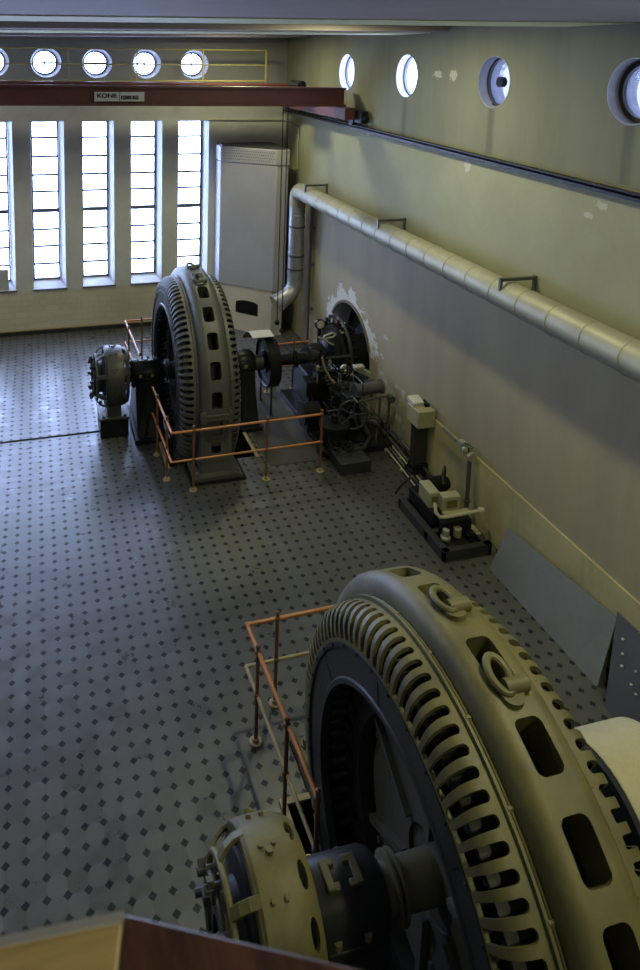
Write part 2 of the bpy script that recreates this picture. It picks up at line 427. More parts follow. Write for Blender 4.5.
# tall windows
FR = [.0, .106, .222, .336, .44, .56, .68, .787, .9, 1.0]
for k, (a, c) in enumerate(WX):
    w = thing('window_%d' % (k + 1), 'x', 'window', (0, 0, 0)); del w['label']; del w['category']; w['kind'] = 'structure'
    zb, zt, yf = WZ0 + .17, WZ1, YB + .25
    f = MB(); t = .042; c0 = c; c = c - .125
    f.bb((a, yf, zb), (a + t, yf + .05, zt)); f.bb((c - t, yf, zb), (c, yf + .05, zt)); f.bb((a, yf, zt - t), (c, yf + .05, zt)); f.bb((a, yf, zb), (c, yf + .05, zb + .035))
    for i, q in enumerate(FR[1:-1]):
        z = zt - q * (zt - zb); h = .05 if i == 4 else .026
        f.bb((a + t, yf + .005, z - h), (c - t, yf + .045, z + h))
    f.build('window_frame', M['frame'], w)
    g = MB(); g.bb((a + t, yf + .02, zb + .03), (c - t, yf + .026, zt - t)); g.build('pane', M['glass'], w)
    s = MB(); s.prism([(c, yf + .06), (c0, YB + .002), (c0 + .01, YB + .002), (c0 + .01, yf + .06)], lambda a_, b_, d: (a_, b_, d), WZ0 - .02, WZ1 + .01)
    s.build('splayed_jamb', M['reveal'], w)
    c = c0
    s = MB(); s.add([(a, YB + .01, WZ0), (c, YB + .01, WZ0), (c, yf + .05, zb), (a, yf + .05, zb), (a, YB + .01, WZ0 - .02), (c, YB + .01, WZ0 - .02), (c, yf + .05, WZ0 - .02), (a, yf + .05, WZ0 - .02)],
                    [(0, 1, 2, 3), (4, 7, 6, 5), (0, 4, 5, 1), (2, 6, 7, 3), (0, 3, 7, 4), (1, 5, 6, 2)])
    s.build('window_sill', M['reveal'], w)
    s = MB(); s.bb((a - .015, YB - .035, WZ0 - .035), (c + .03, YB + .012, WZ0 - .005)); s.build('sill_edge', M['frame'], w)
# round windows of the back wall
def round_window(name, fn, cx, cz, r, bars=True, ring=.035, mat='frame', glass='glass', rb=None, off=0.0):
    r0 = r
    if rb: r = rb
    cx0 = cx; cx += off
    w = bpy.data.objects.new(name, None); COL.objects.link(w); w['kind'] = 'structure'
    f = MB()
    f.prism(circ(0, 0, r, 40), lambda a, b_, d: fn(cx + a, cz + b_, d), .2, .204)
    f.build('pane', M[glass], w)
    if rb:
        f = MB(); n = 40
        P0 = [fn(cx0 + r0 * cos(2 * PI * i / n), cz + r0 * sin(2 * PI * i / n), .0) for i in range(n)]; P1 = [fn(cx + r * cos(2 * PI * i / n), cz + r * sin(2 * PI * i / n), .21) for i in range(n)]
        P2 = [fn(cx + (r + .3) * cos(2 * PI * i / n), cz + (r + .3) * sin(2 * PI * i / n), .22) for i in range(n)]
        f.add(P0 + P1 + P2, [(i, (i + 1) % n, n + (i + 1) % n, n + i) for i in range(n)] + [(n + i, n + (i + 1) % n, 2 * n + (i + 1) % n, 2 * n + i) for i in range(n)])
        f.build('splayed_reveal', M['reveal'], w)
    f = MB(); n = 40
    for i in range(n):
        t0, t1 = 2 * PI * i / n, 2 * PI * (i + 1) / n
        q = [(r * cos(t0), r * sin(t0)), (r * cos(t1), r * sin(t1)), ((r - ring) * cos(t1), (r - ring) * sin(t1)), ((r - ring) * cos(t0), (r - ring) * sin(t0))]
        f.prism(q, lambda a, b_, d: fn(cx + a, cz + b_, d), .175, .23)
    if bars:
        for q in (rrect(2 * r - .03, .036, .004, 1), rrect(.03, 2 * r - .03, .004, 1)):
            f.prism(q, lambda a, b_, d: fn(cx + a, cz + b_, d), .185, .22)
    f.build('window_frame', M[mat], w)
    return w
nw = len(WX)
for k, (x, z) in enumerate(OB):
    round_window('window_%d' % (nw + k + 1), lambda a, b_, d: (a, YB + d, b_), x, z, RB, rb=.295, off=-.035, ring=.03)
nw += len(OB)

# right wall
OR = [(14.2, 6.735), (11.645, 6.73), (9.12, 6.715), (6.6, 6.70), (4.07, 6.69), (1.54, 6.68)]
RR = .375
ARCH = (13.5, .85, 1.0)
t0 = math.asin(ARCH[1] / ARCH[2])
arch = circ(ARCH[0], ARCH[1], ARCH[2], 40, -t0, PI + t0, True)
arch = [(y, max(z, 0.0)) for y, z in arch]
wr, rvr = holed([(YF - .3, -.02), (YB + .42, -.02), (YB + .42, ZC), (YF - .3, ZC)], [arch] + [circ(y, z, RR) for y, z in OR], lambda a, b_, d: (d, a, b_), XW, XW + .42)
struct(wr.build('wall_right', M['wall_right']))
struct(rvr.build('wall_reveal', M['reveal']))
for k, (y, z) in enumerate(OR):
    w = round_window('window_%d' % (nw + k + 1), lambda a, b_, d: (XW + d - .03, a, b_), y, z, RR, bars=False, ring=.075 if k == 3 else .03, mat='ring_frame' if k >= 2 else 'frame', glass='dusty_glass' if k in (2, 3) else 'glass')
    if k in (2, 3):   # sheet metal sleeve in the opening
        f = MB(); f.lathe([(XW + .002, RR - .004), (XW + .16, RR - .01), (XW + .16, RR - .015), (XW + .002, RR - .012)], (0, y, z), 48)
        f.build('sleeve', M['sleeve'], w)
    if k == 2:   # extractor fan in the third one
        f = MB(); f.cyl((XW + .11, y + .02, z - .0), (XW + .19, y + .02, z), .075, n=24)
        f.build('fan_motor', M['black_metal'], w)
        f = MB(); f.tube([(XW + .08, y + .33 * cos(t), z + .33 * sin(t)) for t in [rad(150 + 8 * i) for i in range(18)]], .018, 8)
        f.build('cable_loop', M['navy_metal'], w)
# dark chamber behind the arch
b = MB()
for lo, hi in (((XW + .42, 12.3, -.02), (8.3, 14.7, 0)), ((8.3, 12.3, 0), (8.4, 14.7, 2.1)), ((XW + .42, 12.2, 0), (8.4, 12.3, 2.1)), ((XW + .42, 14.7, 0), (8.4, 14.8, 2.1)), ((XW + .42, 12.2, 2.1), (8.4, 14.8, 2.2))):
    b.bb(lo, hi)
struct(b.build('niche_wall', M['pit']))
b = MB(); b.lathe([(XW - .03, 1.0), (XW - .03, 1.055), (XW + .1, 1.055), (XW + .1, 1.0)], (0, ARCH[0], ARCH[1]), 40, True, rad(20), rad(150))
struct(b.build('trim_4', M['arch_trim'], angle=50))
# cream dado with its thin ledge
b = MB()
b.add([(XW - .03, 10.75, 0), (XW - .03, YF, 0), (XW - .03, YF, 1.12), (XW - .03, 10.75, 1.06), (XW, 10.75, 0), (XW, YF, 0), (XW, YF, 1.12), (XW, 10.75, 1.06)],
      [(0, 1, 2, 3), (4, 7, 6, 5), (0, 4, 5, 1), (1, 5, 6, 2), (2, 6, 7, 3), (3, 7, 4, 0)])
struct(b.build('baseboard_right', M['dado']))
# side and front walls, ceiling
b = MB(); b.bb((XL - .3, YF, -.02), (XL, YB, ZC)); struct(b.build('wall_left', M['wall_plain']))
b = MB(); b.bb((XL, YF - .3, -.02), (XW, YF, ZC)); struct(b.build('wall_front', M['wall_plain']))
b = MB(); b.bb((XL - .3, YF - .3, ZC), (XW + .42, YB + .42, ZC + .2)); struct(b.build('ceiling', M['ceil']))
# ceiling beams; their undersides drop slightly towards the left
def zbot(x): return 7.345 + .0165 * (x + .34)
def beam(name, y0, y1, mat, h=0.0):
    b = MB(); vs = []
    for y in (y0, y1):
        for x in (XL, XW):
            vs += [(x, y, zbot(x) + h), (x, y, ZC)]
    b.add(vs, [(0, 2, 3, 1), (4, 5, 7, 6), (0, 4, 6, 2), (1, 3, 7, 5), (0, 1, 5, 4), (2, 6, 7, 3)])
    return struct(b.build(name, M[mat]))
beam('ceiling_slab', YF, 6.7, 'ceil')
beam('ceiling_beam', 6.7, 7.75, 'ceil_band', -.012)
beam('ceiling_beam', 7.75, 8.2, 'ceil', .02)
beam('ceiling_beam', 10.4, 10.9, 'ceil', .012)
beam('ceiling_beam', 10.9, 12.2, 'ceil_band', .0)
beam('ceiling_beam', 16.3, 16.8, 'ceil', .06)

# the gallery the picture is taken from
b = MB(); b.bb((XL, YF, 4.75), (XW, .42, 4.95)); struct(b.build('gallery_floor', M['concrete']))

# ------------------------------------------------------------------ crane
b = MB(); prof = [(0, 0), (.09, 0), (.09, .04), (.02, .04), (.02, .075), (.1, .075), (.1, .09), (0, .09)]
ya, za, yb, zb_ = YB - .05, 5.73, -3.8, 5.50
vs = [];
for y, z in ((ya, za), (yb, zb_)):
    vs += [(XW - .11 + x, y, z - .09 + q) for x, q in [(.11 - p[0], p[1]) for p in prof]]
n = len(prof)
b.add(vs, [(i, (i + 1) % n, n + (i + 1) % n, n + i) for i in range(n)] + [tuple(range(n)), tuple(range(2 * n - 1, n - 1, -1))])
o = b.build('crane_rail', M['black_metal']); tag(o, 'long dark steel crane rail fixed along the olive wall under the round windows', 'rail')

cr = thing('overhead_crane', 'dark red overhead travelling crane spanning the hall in front of the round windows', 'crane', (0, 0, 0))
def ibeam(y, zl, zr, x0, x1, hb=.39, w=.26):
    b = MB()
    def P(x, yy, q):
        t = (x - x0) / (x1 - x0); return (x, y + yy, zl + (zr - zl) * t + q)
    for y0, y1, q0, q1 in ((-w / 2, w / 2, 0, .045), (-.03, .03, .045, hb - .045), (-w / 2, w / 2, hb - .045, hb)):
        vs = [P(x, yy, q) for x in (x0, x1) for yy in (y0, y1) for q in (q0, q1)]
        b.add(vs, [(0, 1, 3, 2), (4, 6, 7, 5), (0, 4, 5, 1), (2, 3, 7, 6), (0, 2, 6, 4), (1, 5, 7, 3)])
    return b
ibeam(13.85, 6.10, 6.04, XL + .1, 6.2).build('girder', M['crane_red'], cr)
ibeam(16.4, 6.08, 6.04, XL + .1, 6.2, .37).build('girder', M['crane_red'], cr)
# end carriage on the rail
b = MB(); b.bb((6.02, 13.35, 5.80), (6.26, 17.0, 6.04)); b.build('end_carriage', M['crane_red'], cr, .01)
for y in (13.62, 16.75):
    b = MB(); b.cyl((6.27, y, 5.775), (6.36, y, 5.775), .11, n=24); b.cyl((6.36, y, 5.775), (6.375, y, 5.775), .13, n=24); b.build('wheel', M['black_metal'], cr)
b = MB(); b.bb((6.22, 13.02, 5.75), (6.37, 13.34, 6.0)); b.cyl((6.3, 12.93, 5.86), (6.3, 13.02, 5.86), .05); b.build('buffer', M['black_metal'], cr, .01)
b = MB(); b.cyl((5.75, 15.1, 6.42), (5.75, 15.7, 6.42), .1, n=20); b.bb((5.4, 15.0, 6.2), (6.0, 15.6, 6.36)); b.build('travel_motor', M['black_metal'], cr, .01)
# walkway hand rail
b = MB()
for z0, z1, r in ((7.14, 7.19, .016), (6.80, 6.835, .013), (6.44, 6.45, .02)):
    b.cyl((XL + .2, 16.75, z0 - .07), (5.43, 16.75, z1), r, n=8)
b.build('hand_rail', M['yellow'], cr)
for k, x in enumerate((5.43, 3.87, 2.3, .74, -.85, -2.4, -4.0, -5.6)):
    b = MB(); b.bb((x - .016, 16.735, 6.42), (x + .016, 16.765, 7.185 - .003 * k)); b.build('rail_post', M['yellow'], cr)
# capacity sign on the front girder
sg = MB(); sg.bb((1.075, 13.70, 6.15), (2.02, 13.715, 6.325)); sgo = part(sg.build('capacity_sign', M['sign_white'], cr), 'white enamel plate with black lettering')
b = MB(); b.bb((1.545, 13.692, 6.15), (1.555, 13.70, 6.325)); b.build('divider', M['sign_black'], sgo)
def text(body, x, y, z, size, mat, parent, name='lettering', wscale=1.0, bold=.0):
    cu = bpy.data.curves.new('t', 'FONT'); cu.body = body; cu.size = size; cu.extrude = .004; cu.offset = bold
    to = bpy.data.objects.new('t', cu); COL.objects.link(to)
    dg = bpy.context.evaluated_depsgraph_get(); dg.update()
    me = bpy.data.meshes.new_from_object(to.evaluated_get(dg)); bpy.data.objects.remove(to); bpy.data.curves.remove(cu)
    xs = [v.co.x for v in me.vertices]; w = max(xs) - min(xs); x_0 = min(xs)
    for v in me.vertices:
        a, b_, c = v.co; v.co = (x + (a - x_0) * wscale, y - c, z + b_)
    me.materials.clear(); me.materials.append(mat)
    return link(name, me, parent)
text('KONE', 1.125, 13.694, 6.222, .105, M['sign_black'], sgo, wscale=1.28, bold=.004)
text('12500 KG', 1.575, 13.694, 6.19, .095, M['sign_black'], sgo, wscale=.87, bold=.006)
# pendant cables
pd = thing('crane_pendant', 'pair of black pendant cables with knobs hanging from crane beside the corner cabinet', 'cable', (5.35, 15.0, 0))
for x, z in ((-.06, .98), (.055, .78)):
    b = MB(); b.cyl((x, 0, z), (x, 0, 6.06), .012, n=8); c_ = b.build('cable', M['black_metal'], pd)
    b = MB(); b.ball((x, 0, z), .06); b.build('knob', M['black_metal'], c_)
b = MB(); b.bb((-.12, -.05, 5.98), (.12, .05, 6.1)); b.build('cable_clamp', M['black_metal'], pd)

# ------------------------------------------------------------------ corner cabinet
cab = thing('corner_cabinet', 'tall pale grey metal duct cabinet standing on a cream base in the corner', 'cabinet', (0, 0, 0))
CP = [(4.50, 17.92), (4.53, 17.5), (5.70, 16.52), (6.02, 16.55), (6.02, 17.92)]
def prism_xy(P, z0, z1): return MB().prism(P, lambda a, b_, d: (a, b_, d), z0, z1)
def shrink(P, k):
    cx = sum(p[0] for p in P) / len(P); cy = sum(p[1] for p in P) / len(P)
    return [(cx + (p[0] - cx) * k, cy + (p[1] - cy) * k) for p in P]
prism_xy(CP, 1.18, 4.39).build('cabinet_body', M['cab_metal'], cab, .02)
hd = prism_xy([(4.495, 17.92), (4.52, 17.48), (5.70, 16.50), (6.04, 16.53), (6.04, 17.92)], 4.40, 4.79).build('grille_head', M['cab_metal'], cab, .02)
# rows of small round vents in the head
dv = Vector((5.70 - 4.52, 16.50 - 17.48, 0)); L = dv.length; dv.normalize(); nv = Vector((dv.y, -dv.x, 0))
for r_ in range(4):
    b = MB()
    for k in range(24):
        p = Vector((4.52, 17.48, 4.49 + .07 * r_)) + dv * (.06 + (L - .12) * (k + .5 * (r_ % 2)) / 24)
        b.cyl(p - nv * .01, p + nv * .004, .014, n=6)
    b.build('vent_row', M['cab_dark'], hd)
prism_xy(shrink(CP, .96), 4.79, 4.82).build('cabinet_top', M['cab_dark'], cab)
BP = [(4.52, 17.92), (4.55, 17.52), (5.68, 16.57), (5.98, 16.60), (5.98, 17.92)]
base = prism_xy(BP, 0, 1.18).build('cabinet_base', M['cream'], cab, .01)
d2 = Vector((5.68 - 4.55, 16.57 - 17.52, 0)); d2.normalize(); n2 = Vector((d2.y, -d2.x, 0)); o2 = Vector((4.55, 17.52, 0))
W_, h0, h1 = .62, .48, .80
pl = [(-W_ / 2, h0), (W_ / 2, h0 - .02), (W_ / 2, h1 - .05)] + [(W_ / 2 * cos(t), h1 - .05 + .08 * sin(t)) for t in [PI * i / 8 for i in range(1, 8)]] + [(-W_ / 2, h1 - .05)]
MB().prism(pl, lambda a, b_, d: o2 + d2 * (.80 + a) + n2 * d + Vector((0, 0, b_)), -.02, .006).build('arched_opening', M['black_metal'], base)

# ------------------------------------------------------------------ air duct on the right wall
du = thing('air_duct', 'long round galvanised air duct running high along the olive wall above the arch', 'duct', (0, 0, 0))
PX, PZ, PR = 6.03, 3.93, .20
ye = 15.72
def ribbed(p0, p1, r, step=.55):
    b = MB(); p0, p1 = Vector(p0), Vector(p1); d = p1 - p0; n = max(2, int(d.length / step)); pts, rs = [], []
    for i in range(n):
        for t, k in ((0, 0), (.46, 0), (.47, .007), (.49, .007), (.5, 0)):
            pts.append(p0 + d * ((i + t) / n)); rs.append(r + k)
    pts.append(p1); rs.append(r)
    return b.tube(pts, rs, 28)
ribbed((PX, ye - .1, PZ - .02), (PX, -3.9, PZ + .05), PR).build('duct_run', M['galv'], du)
el = [(PX + .02 * 0, ye - .1, PZ - .02)] + [(PX, ye - .1 + .26 * sin(rad(a)), PZ - .02 - .26 * (1 - cos(rad(a)))) for a in range(10, 91, 10)]
el += [(PX, ye + .16, PZ - .40)]
MB().tube(el, PR, 28).build('elbow', M['galv'], du)
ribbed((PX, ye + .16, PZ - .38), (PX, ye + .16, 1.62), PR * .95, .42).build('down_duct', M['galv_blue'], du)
for z in (3.0, 2.28, 1.95):
    b = MB(); b.cyl((PX, ye + .16, z), (PX, ye + .16, z + .045), PR * .95 + .012, n=28); b.build('clamp_band', M['galv_dark'], du)
b = MB()
path = [(PX, ye + .16, 1.66), (PX - .02, ye + .16, 1.52), (PX - .09, ye + .14, 1.40), (PX - .22, ye + .11, 1.29), (PX - .40, ye + .07, 1.20), (PX - .52, ye + .05, 1.14)]
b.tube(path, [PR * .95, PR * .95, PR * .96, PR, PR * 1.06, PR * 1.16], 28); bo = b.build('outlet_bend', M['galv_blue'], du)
e0 = Vector(path[-1]); ed = (Vector(path[-1]) - Vector(path[-2])).normalized()
b = MB(); b.cyl(e0 + ed * .004, e0 + ed * .008, PR * 1.08, n=28); b.build('outlet_mouth', M['brass'], bo)
for y in (14.98, 11.4, 7.9, 4.3):
    z = PZ + .245
    b = MB(); b.bb((5.87, y - .02, z - .02), (XW, y + .02, z + .02)); b.bb((5.85, y - .02, PZ + .0), (5.885, y + .02, z + .02)); b.bb((XW - .03, y - .03, z - .2), (XW, y + .03, z + .03))
    b.build('wall_bracket', M['galv_dark'], du)

# thin conduit round the corner
b = MB(); b.tube([(4.0, YB - .03, 5.42), (6.32, YB - .03, 5.40), (6.37, YB - .06, 5.39), (6.37, 16.93, 5.33), (6.37, 16.86, 5.25), (6.37, 16.86, 3.4)], .022, 8)
o = b.build('conduit', M['galv']); tag(o, 'thin grey conduit bending round the corner and dropping behind the duct', 'pipe')
b = MB(); b.cyl((6.3, 15.62, 0), (6.3, 15.62, 3.7), .03, n=10)
for z in (1.0, 2.1, 3.0): b.bb((6.27, 15.58, z), (XW, 15.66, z + .04))
o = b.build('riser_pipe', M['galv_dark']); tag(o, 'thin dark vertical pipe on the wall beside the dropping duct', 'pipe')
# ------------------------------------------------------------------ generators
ZA = 1.07
C0 = (0, 0, ZA)
def pol(x, r, deg):       # point on a circle about the axis; 0 deg is towards the camera, 90 deg up
    return Vector((x, -r * cos(rad(deg)), ZA + r * sin(rad(deg))))
def radial_frame(deg):    # tangent and outward directions
    t = rad(deg); return Vector((0, sin(t), cos(t))), Vector((0, -cos(t), sin(t)))

# ring frame with oblong holes
half = [(-.312, 1.76), (-.304, 1.81), (-.284, 1.81), (-.278, 1.785), (-.258, 1.785), (-.252, 1.835), (-.228, 1.90), (-.198, 1.94), (-.155, 1.962), (-.12, 1.966)]
prof = half + [(-x, r) for x, r in reversed(half)] + [(.312, 1.69), (-.312, 1.69)]
ring = MB().lathe(prof, C0, 192)
poly = rrect(.19, .30, .05)
HOLES = {'far': [8 + 14.4 * k for k in range(-2, 5)] + [78.5, 97] + [111.4 + 14.4 * k for k in range(15)],
         'near': [1 + 13.5 * k for k in range(-2, 4)] + [54.3, 68.3, 83.5, 102.5] + [118 + 13.5 * k for k in range(16)]}
ME_ring = {}
for key, angs in HOLES.items():
    cut = MB()
    for a in angs:
        T, O = radial_frame(a)
        poly = rrect(.19, .36 if a in (78.5, 97, 83.5, 102.5) else .30, .05)
        cut.prism(poly, lambda x, t, d: Vector((x, 0, ZA)) + T * t + O * d, 1.6, 2.15)
    ME_ring[key] = carve(ring, cut, 'stator_ring', None)
# slotted end shields
SQ = {-1: 1.0, 1: .80}
def shield(sg):
    q = SQ[sg]
    p = [(-.31, 1.782), (-.37, 1.782), (-.42, 1.777), (-.455, 1.762), (-.495, 1.732), (-.525, 1.69), (-.545, 1.64), (-.555, 1.58), (-.557, 1.50),
         (-.53, 1.50), (-.527, 1.57), (-.518, 1.62), (-.498, 1.67), (-.472, 1.706), (-.442, 1.732), (-.41, 1.744), (-.37, 1.748), (-.31, 1.748)]
    p = [(-.31 + (x + .31) * q, r) for x, r in p]
    s = MB().lathe([(x * -sg, r) for x, r in p], C0, 192)
    c = MB(); w = .032
    cap = [(-.62, -w), (-.385, -w)] + [(-.385 + w * sin(t), -w * cos(t)) for t in [PI * i / 6 for i in range(1, 6)]] + [(-.385, w), (-.62, w)]
    cap = [(-.31 + (x + .31) * q, t) for x, t in cap]
    for k in range(96):
        T, O = radial_frame(1 + 3.75 * k)
        c.prism(cap, lambda x, t, d: Vector((x * -sg, 0, ZA)) + T * t + O * d, 1.535, 1.95)
    return carve(s, c, 'end_shield', None)
ME_sh = {-1: shield(-1), 1: shield(1)}

def setmat(me, mat):
    m2 = me.copy(); m2.materials.clear(); m2.materials.append(mat); return m2

def generator(gx, gy, label, pm, fm, key):
    g = thing('generator', label, 'generator', (gx, gy, 0), 0, 'generators in the machine hall')
    st = link('stator_frame', setmat(ME_ring[key], pm), g)
    for sg in (-1, 1):
        link('end_shield', setmat(ME_sh[sg], pm), g)
        # flat cover ring with its inner lip and radial joints
        XF = .31 + .245 * SQ[sg]
        b = MB(); b.lathe([(sg * (XF - .02), 1.51), (sg * (XF + .008), 1.51), (sg * (XF + .008), 1.475), (sg * (XF - .01), 1.465), (sg * (XF - .01), 1.27), (sg * (XF + .002), 1.255), (sg * (XF + .002), 1.22), (sg * (XF - .06), 1.205), (sg * (XF - .06), 1.245), (sg * (XF - .035), 1.265)], C0, 128)
        for a in (12, 57, 102, 147, 192, 237, 282, 327):
            T, O = radial_frame(a)
            b.box(pol(sg * (XF - .01), 1.365, a), (.010, .022, .19), Matrix((Vector((1, 0, 0)), T, O)).transposed())
        for k in range(36):
            p = pol(sg * (XF + .008), 1.493, 4 + 10 * k); b.cyl(p, p + Vector((sg * .012, 0, 0)), .013, n=6)
        b.build('cover_ring', fm, g)
        b = MB(); b.torus((sg * .268, 0, ZA), (1, 0, 0), 1.80, .010, 128, 8)
        for k in range(24):
            p = pol(sg * .268, 1.80, 2 + 15 * k); b.cyl(p - Vector((sg * .02, 0, 0)), p + Vector((sg * .025, 0, 0)), .017, n=8)
        b.build('clamping_ring', pm, g)
    # laminated core and coil heads
    b = MB(); b.lathe([(-.48, 1.63), (.43, 1.63), (.43, 1.59), (.30, 1.58), (.30, 1.33), (-.30, 1.33), (-.30, 1.58), (-.48, 1.59)], C0, 96)
    for k in range(96):
        T, O = radial_frame(2.9 + 3.75 * k); Rm = Matrix((Vector((1, 0, 0)), T, O)).transposed()
        for sg in (-1, 1): b.box(pol(sg * .385, 1.655, 2.9 + 3.75 * k), (.15, .022, .05), Rm)
    b.build('stator_core', M['core'], g)
    for sg in (-1, 1):
        b = MB()
        for k in range(72):
            a = 5 * k
            b.tube([pol(sg * .28, 1.30, a), pol(sg * .40, 1.33, a + 1), pol(sg * .43, 1.36, a + 3), pol(sg * .44, 1.42, a + 4.2), pol(sg * .40, 1.48, a + 5.5), pol(sg * .28, 1.50, a + 7)], .028, 6)
        b.build('coil_winding', M['core'], g)

    # rotor
    SHM, SPM = (M['dusty_shaft'], M['dusty_web']) if key == 'near' else (M['dark_paint'], M['navy_metal'])
    b = MB(); b.lathe([(-.30, 1.12), (.30, 1.12), (.30, .98), (.12, .95), (-.12, .95), (-.30, .98)], C0, 96)
    for k in range(28):
        T, O = radial_frame(k * 360 / 28); Rm = Matrix((Vector((1, 0, 0)), T, O)).transposed()
        b.box(pol(0, 1.17, k * 360 / 28), (.62, .17, .13), Rm)
    rt = b.build('rotor', M['navy_metal'], g)
    b = MB()
    for x in (-.20, .15):
        b.lathe([(x, .30), (x, .90), (x + .02, .90), (x + .02, .30)], C0, 64)
        for k in range(6):
            T, O = radial_frame(30 + 60 * k)
            w0, w1 = .34, .30
            b.prism([(-.03, .34), (.03, .34), (.03, .97), (-.03, .97)], lambda t, r, d: Vector((x + d, 0, ZA)) + T * t + O * r, -.05, .07)
            for r in (.62, .75, .88):
                p = Vector((x, 0, ZA)) + O * r + T * .12; b.cyl(p - Vector((.03, 0, 0)), p + Vector((.04, 0, 0)), .028, n=6)
    b.build('spider', SPM, rt)
    b = MB(); b.lathe([(-.17, .16), (-.17, .34), (-.15, .36), (-.08, .36), (-.06, .34), (.18, .34), (.2, .42), (.28, .42), (.34, .40), (.34, .16)], C0, 64)
    b.build('hub', SPM, rt)
    b = MB(); b.lathe([(-1.36, .12), (-1.36, .15), (-.70, .15), (-.60, .15), (-.47, .15), (-.46, .16), (-.16, .165), (-.16, .12)], C0, 48)
    b.lathe([(.33, .12), (.33, .20), (.55, .19), (.62, .15), (1.40, .15), (1.40, .12)], C0, 48)
    b.build('shaft', SHM, g)
    for x in (-.525, -.475):
        b = MB(); b.lathe([(x - .011, .13), (x - .011, .208), (x - .007, .216), (x + .007, .216), (x + .011, .208), (x + .011, .13)], C0, 64)
        b.build('oil_ring', SHM, g)
    # feet of the stator on both sides of the pit, and the split flanges of the ring at shaft height
    for s in (-1, 1):
        b = MB()
        y0, y1 = s * 1.70, s * 2.02
        b.prism([(s * 1.86, ZA - .05), (s * 1.58, ZA - .05), (s * 1.58, .08), (s * 1.97, .08)], lambda y, z, d: Vector((d, y, z)), -.27, -.20)
        b.prism([(s * 1.86, ZA - .05), (s * 1.58, ZA - .05), (s * 1.58, .08), (s * 1.97, .08)], lambda y, z, d: Vector((d, y, z)), .20, .27)
        # front web with an opening
        def fr(x, z, d):
            t = (z - .08) / (ZA - .13); return Vector((x, s * (1.965 - .11 * t - d), z))
        op = [(x, z + .52) for x, z in rrect(.17, .26, .05)]
        sl, rv_ = holed([(-.27, .08), (.27, .08), (.27, ZA - .05), (-.27, ZA - .05)], [op], fr, 0, .03)
        b.v, b.f = b.v, b.f
        b.add(sl.v, sl.f); b.add(rv_.v, rv_.f)
        b.bb((-.42, s * 1.56, .03), (.42, s * 2.1, .085))
        ft = b.build('stator_foot', pm, g)
        for x in (-.35, .35):
            for y in (1.66, 2.02): b = MB(); b.cyl((x, s * y, .08), (x, s * y, .15), .035, n=6); b.cyl((x, s * y, .08), (x, s * y, .1), .055, n=16); b.build('foot_bolt', M['shaft'], ft)
        b = MB(); b.bb((-.27, s * 1.80, ZA - .06), (.27, s * 1.99, ZA - .01)); b.bb((-.27, s * 1.80, ZA + .0), (.27, s * 1.99, ZA + .05)); fl_ = b.build('split_flange', pm, g, .006)
        for x in (-.22, .22): b = MB(); b.cyl((x, s * 1.95, ZA - .1), (x, s * 1.95, ZA + .1), .032, n=6); b.cyl((x, s * 1.95, ZA - .085), (x, s * 1.95, ZA + .075), .045, n=16); b.build('flange_bolt', M['shaft'], fl_)
        b = MB(); b.bb((-.48, s * 1.55, 0), (.48, s * 2.14, .03)); b.build('sole_plate', M['black_metal'], g)
    # lifting shackles in the two top holes
    for a in ((78.5, 97) if key == 'far' else (82, 101)):
        T, O = radial_frame(a); b = MB()
        c = Vector((.02, 0, ZA)) + O * 1.985 - T * .155
        b.cyl(c - Vector((.06, 0, 0)) + O * .005, c + Vector((.10, 0, 0)) + O * .005, .05, n=20)
        b.cyl(c - O * .10 - T * .045 - Vector((.03, 0, 0)), c + O * .0 - T * .045 - Vector((.03, 0, 0)), .075, n=20)
        cc = c + T * .075 + O * .02 - Vector((.05, 0, 0)); T3 = (T + O * .16).normalized()
        b.tube([cc + Vector((.064 * cos(q), 0, 0)) + T3 * .115 * sin(q) for q in [2 * PI * i / 28 for i in range(28)]], .027, 10, True)
        b.build('lifting_shackle', pm, g)
    return g

FARG, NEARG = GEN
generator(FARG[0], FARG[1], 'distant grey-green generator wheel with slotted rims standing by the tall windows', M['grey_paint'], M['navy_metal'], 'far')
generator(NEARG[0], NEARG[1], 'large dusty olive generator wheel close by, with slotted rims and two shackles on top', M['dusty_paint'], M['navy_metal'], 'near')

def bearing(x, gy, right, label, cat='bearing', mat='navy_metal', grp=None):
    t = thing('pedestal_bearing', label, 'bearing', (x, gy, 0))
    L = .30 if not right else .20
    R_ = .275
    b = MB(); b.lathe([(-L, .16), (-L, R_ - .06), (-L + .03, R_ - .02), (-L + .07, R_), (L - .10, R_), (L - .05, R_ - .02), (L, R_ - .08), (L, .16)], (0, 0, ZA), 48)
    h = b.build('bearing_housing', M[mat], t)
    b = MB(); b.bb((-L + .08, -.30, ZA - .05), (L - .16, .30, ZA + .03)); f_ = b.build('split_flange', M[mat], t, .012)
    for s in (-1, 1):
        for x_ in (-L + .16, L - .22):
            b = MB(); b.cyl((x_, s * .262, ZA + .03), (x_, s * .262, ZA + .08), .03, n=10); b.build('cap_bolt', M['brass'], f_)
    # oil filler pads on the crown
    if not right:
        for s in (-1, 1):
            b = MB(); x_ = -.02 + s * .085
            b.box((x_ + s * .02, -.02, ZA + R_ + .005), (.06, .20, .03)); b.box((x_ - s * .02, .055, ZA + R_ + .005), (.06, .05, .03)); b.box((x_ - s * .02, -.095, ZA + R_ - .002), (.06, .05, .03)); b.build('oil_pad', M['dusty_paint'], h, .008)
    b = MB(); w = L * .8
    b.prism([(-.28, ZA - .06), (.28, ZA - .06), (.36, .6), (.62, .08), (-.62, .08), (-.36, .6)], lambda y, z, d: Vector((d, y, z)), -w, w)
    b.bb((-w - .06, -.70, 0), (w + .06, .70, .09))
    b.build('pedestal', M[mat], t, .015)
    return t
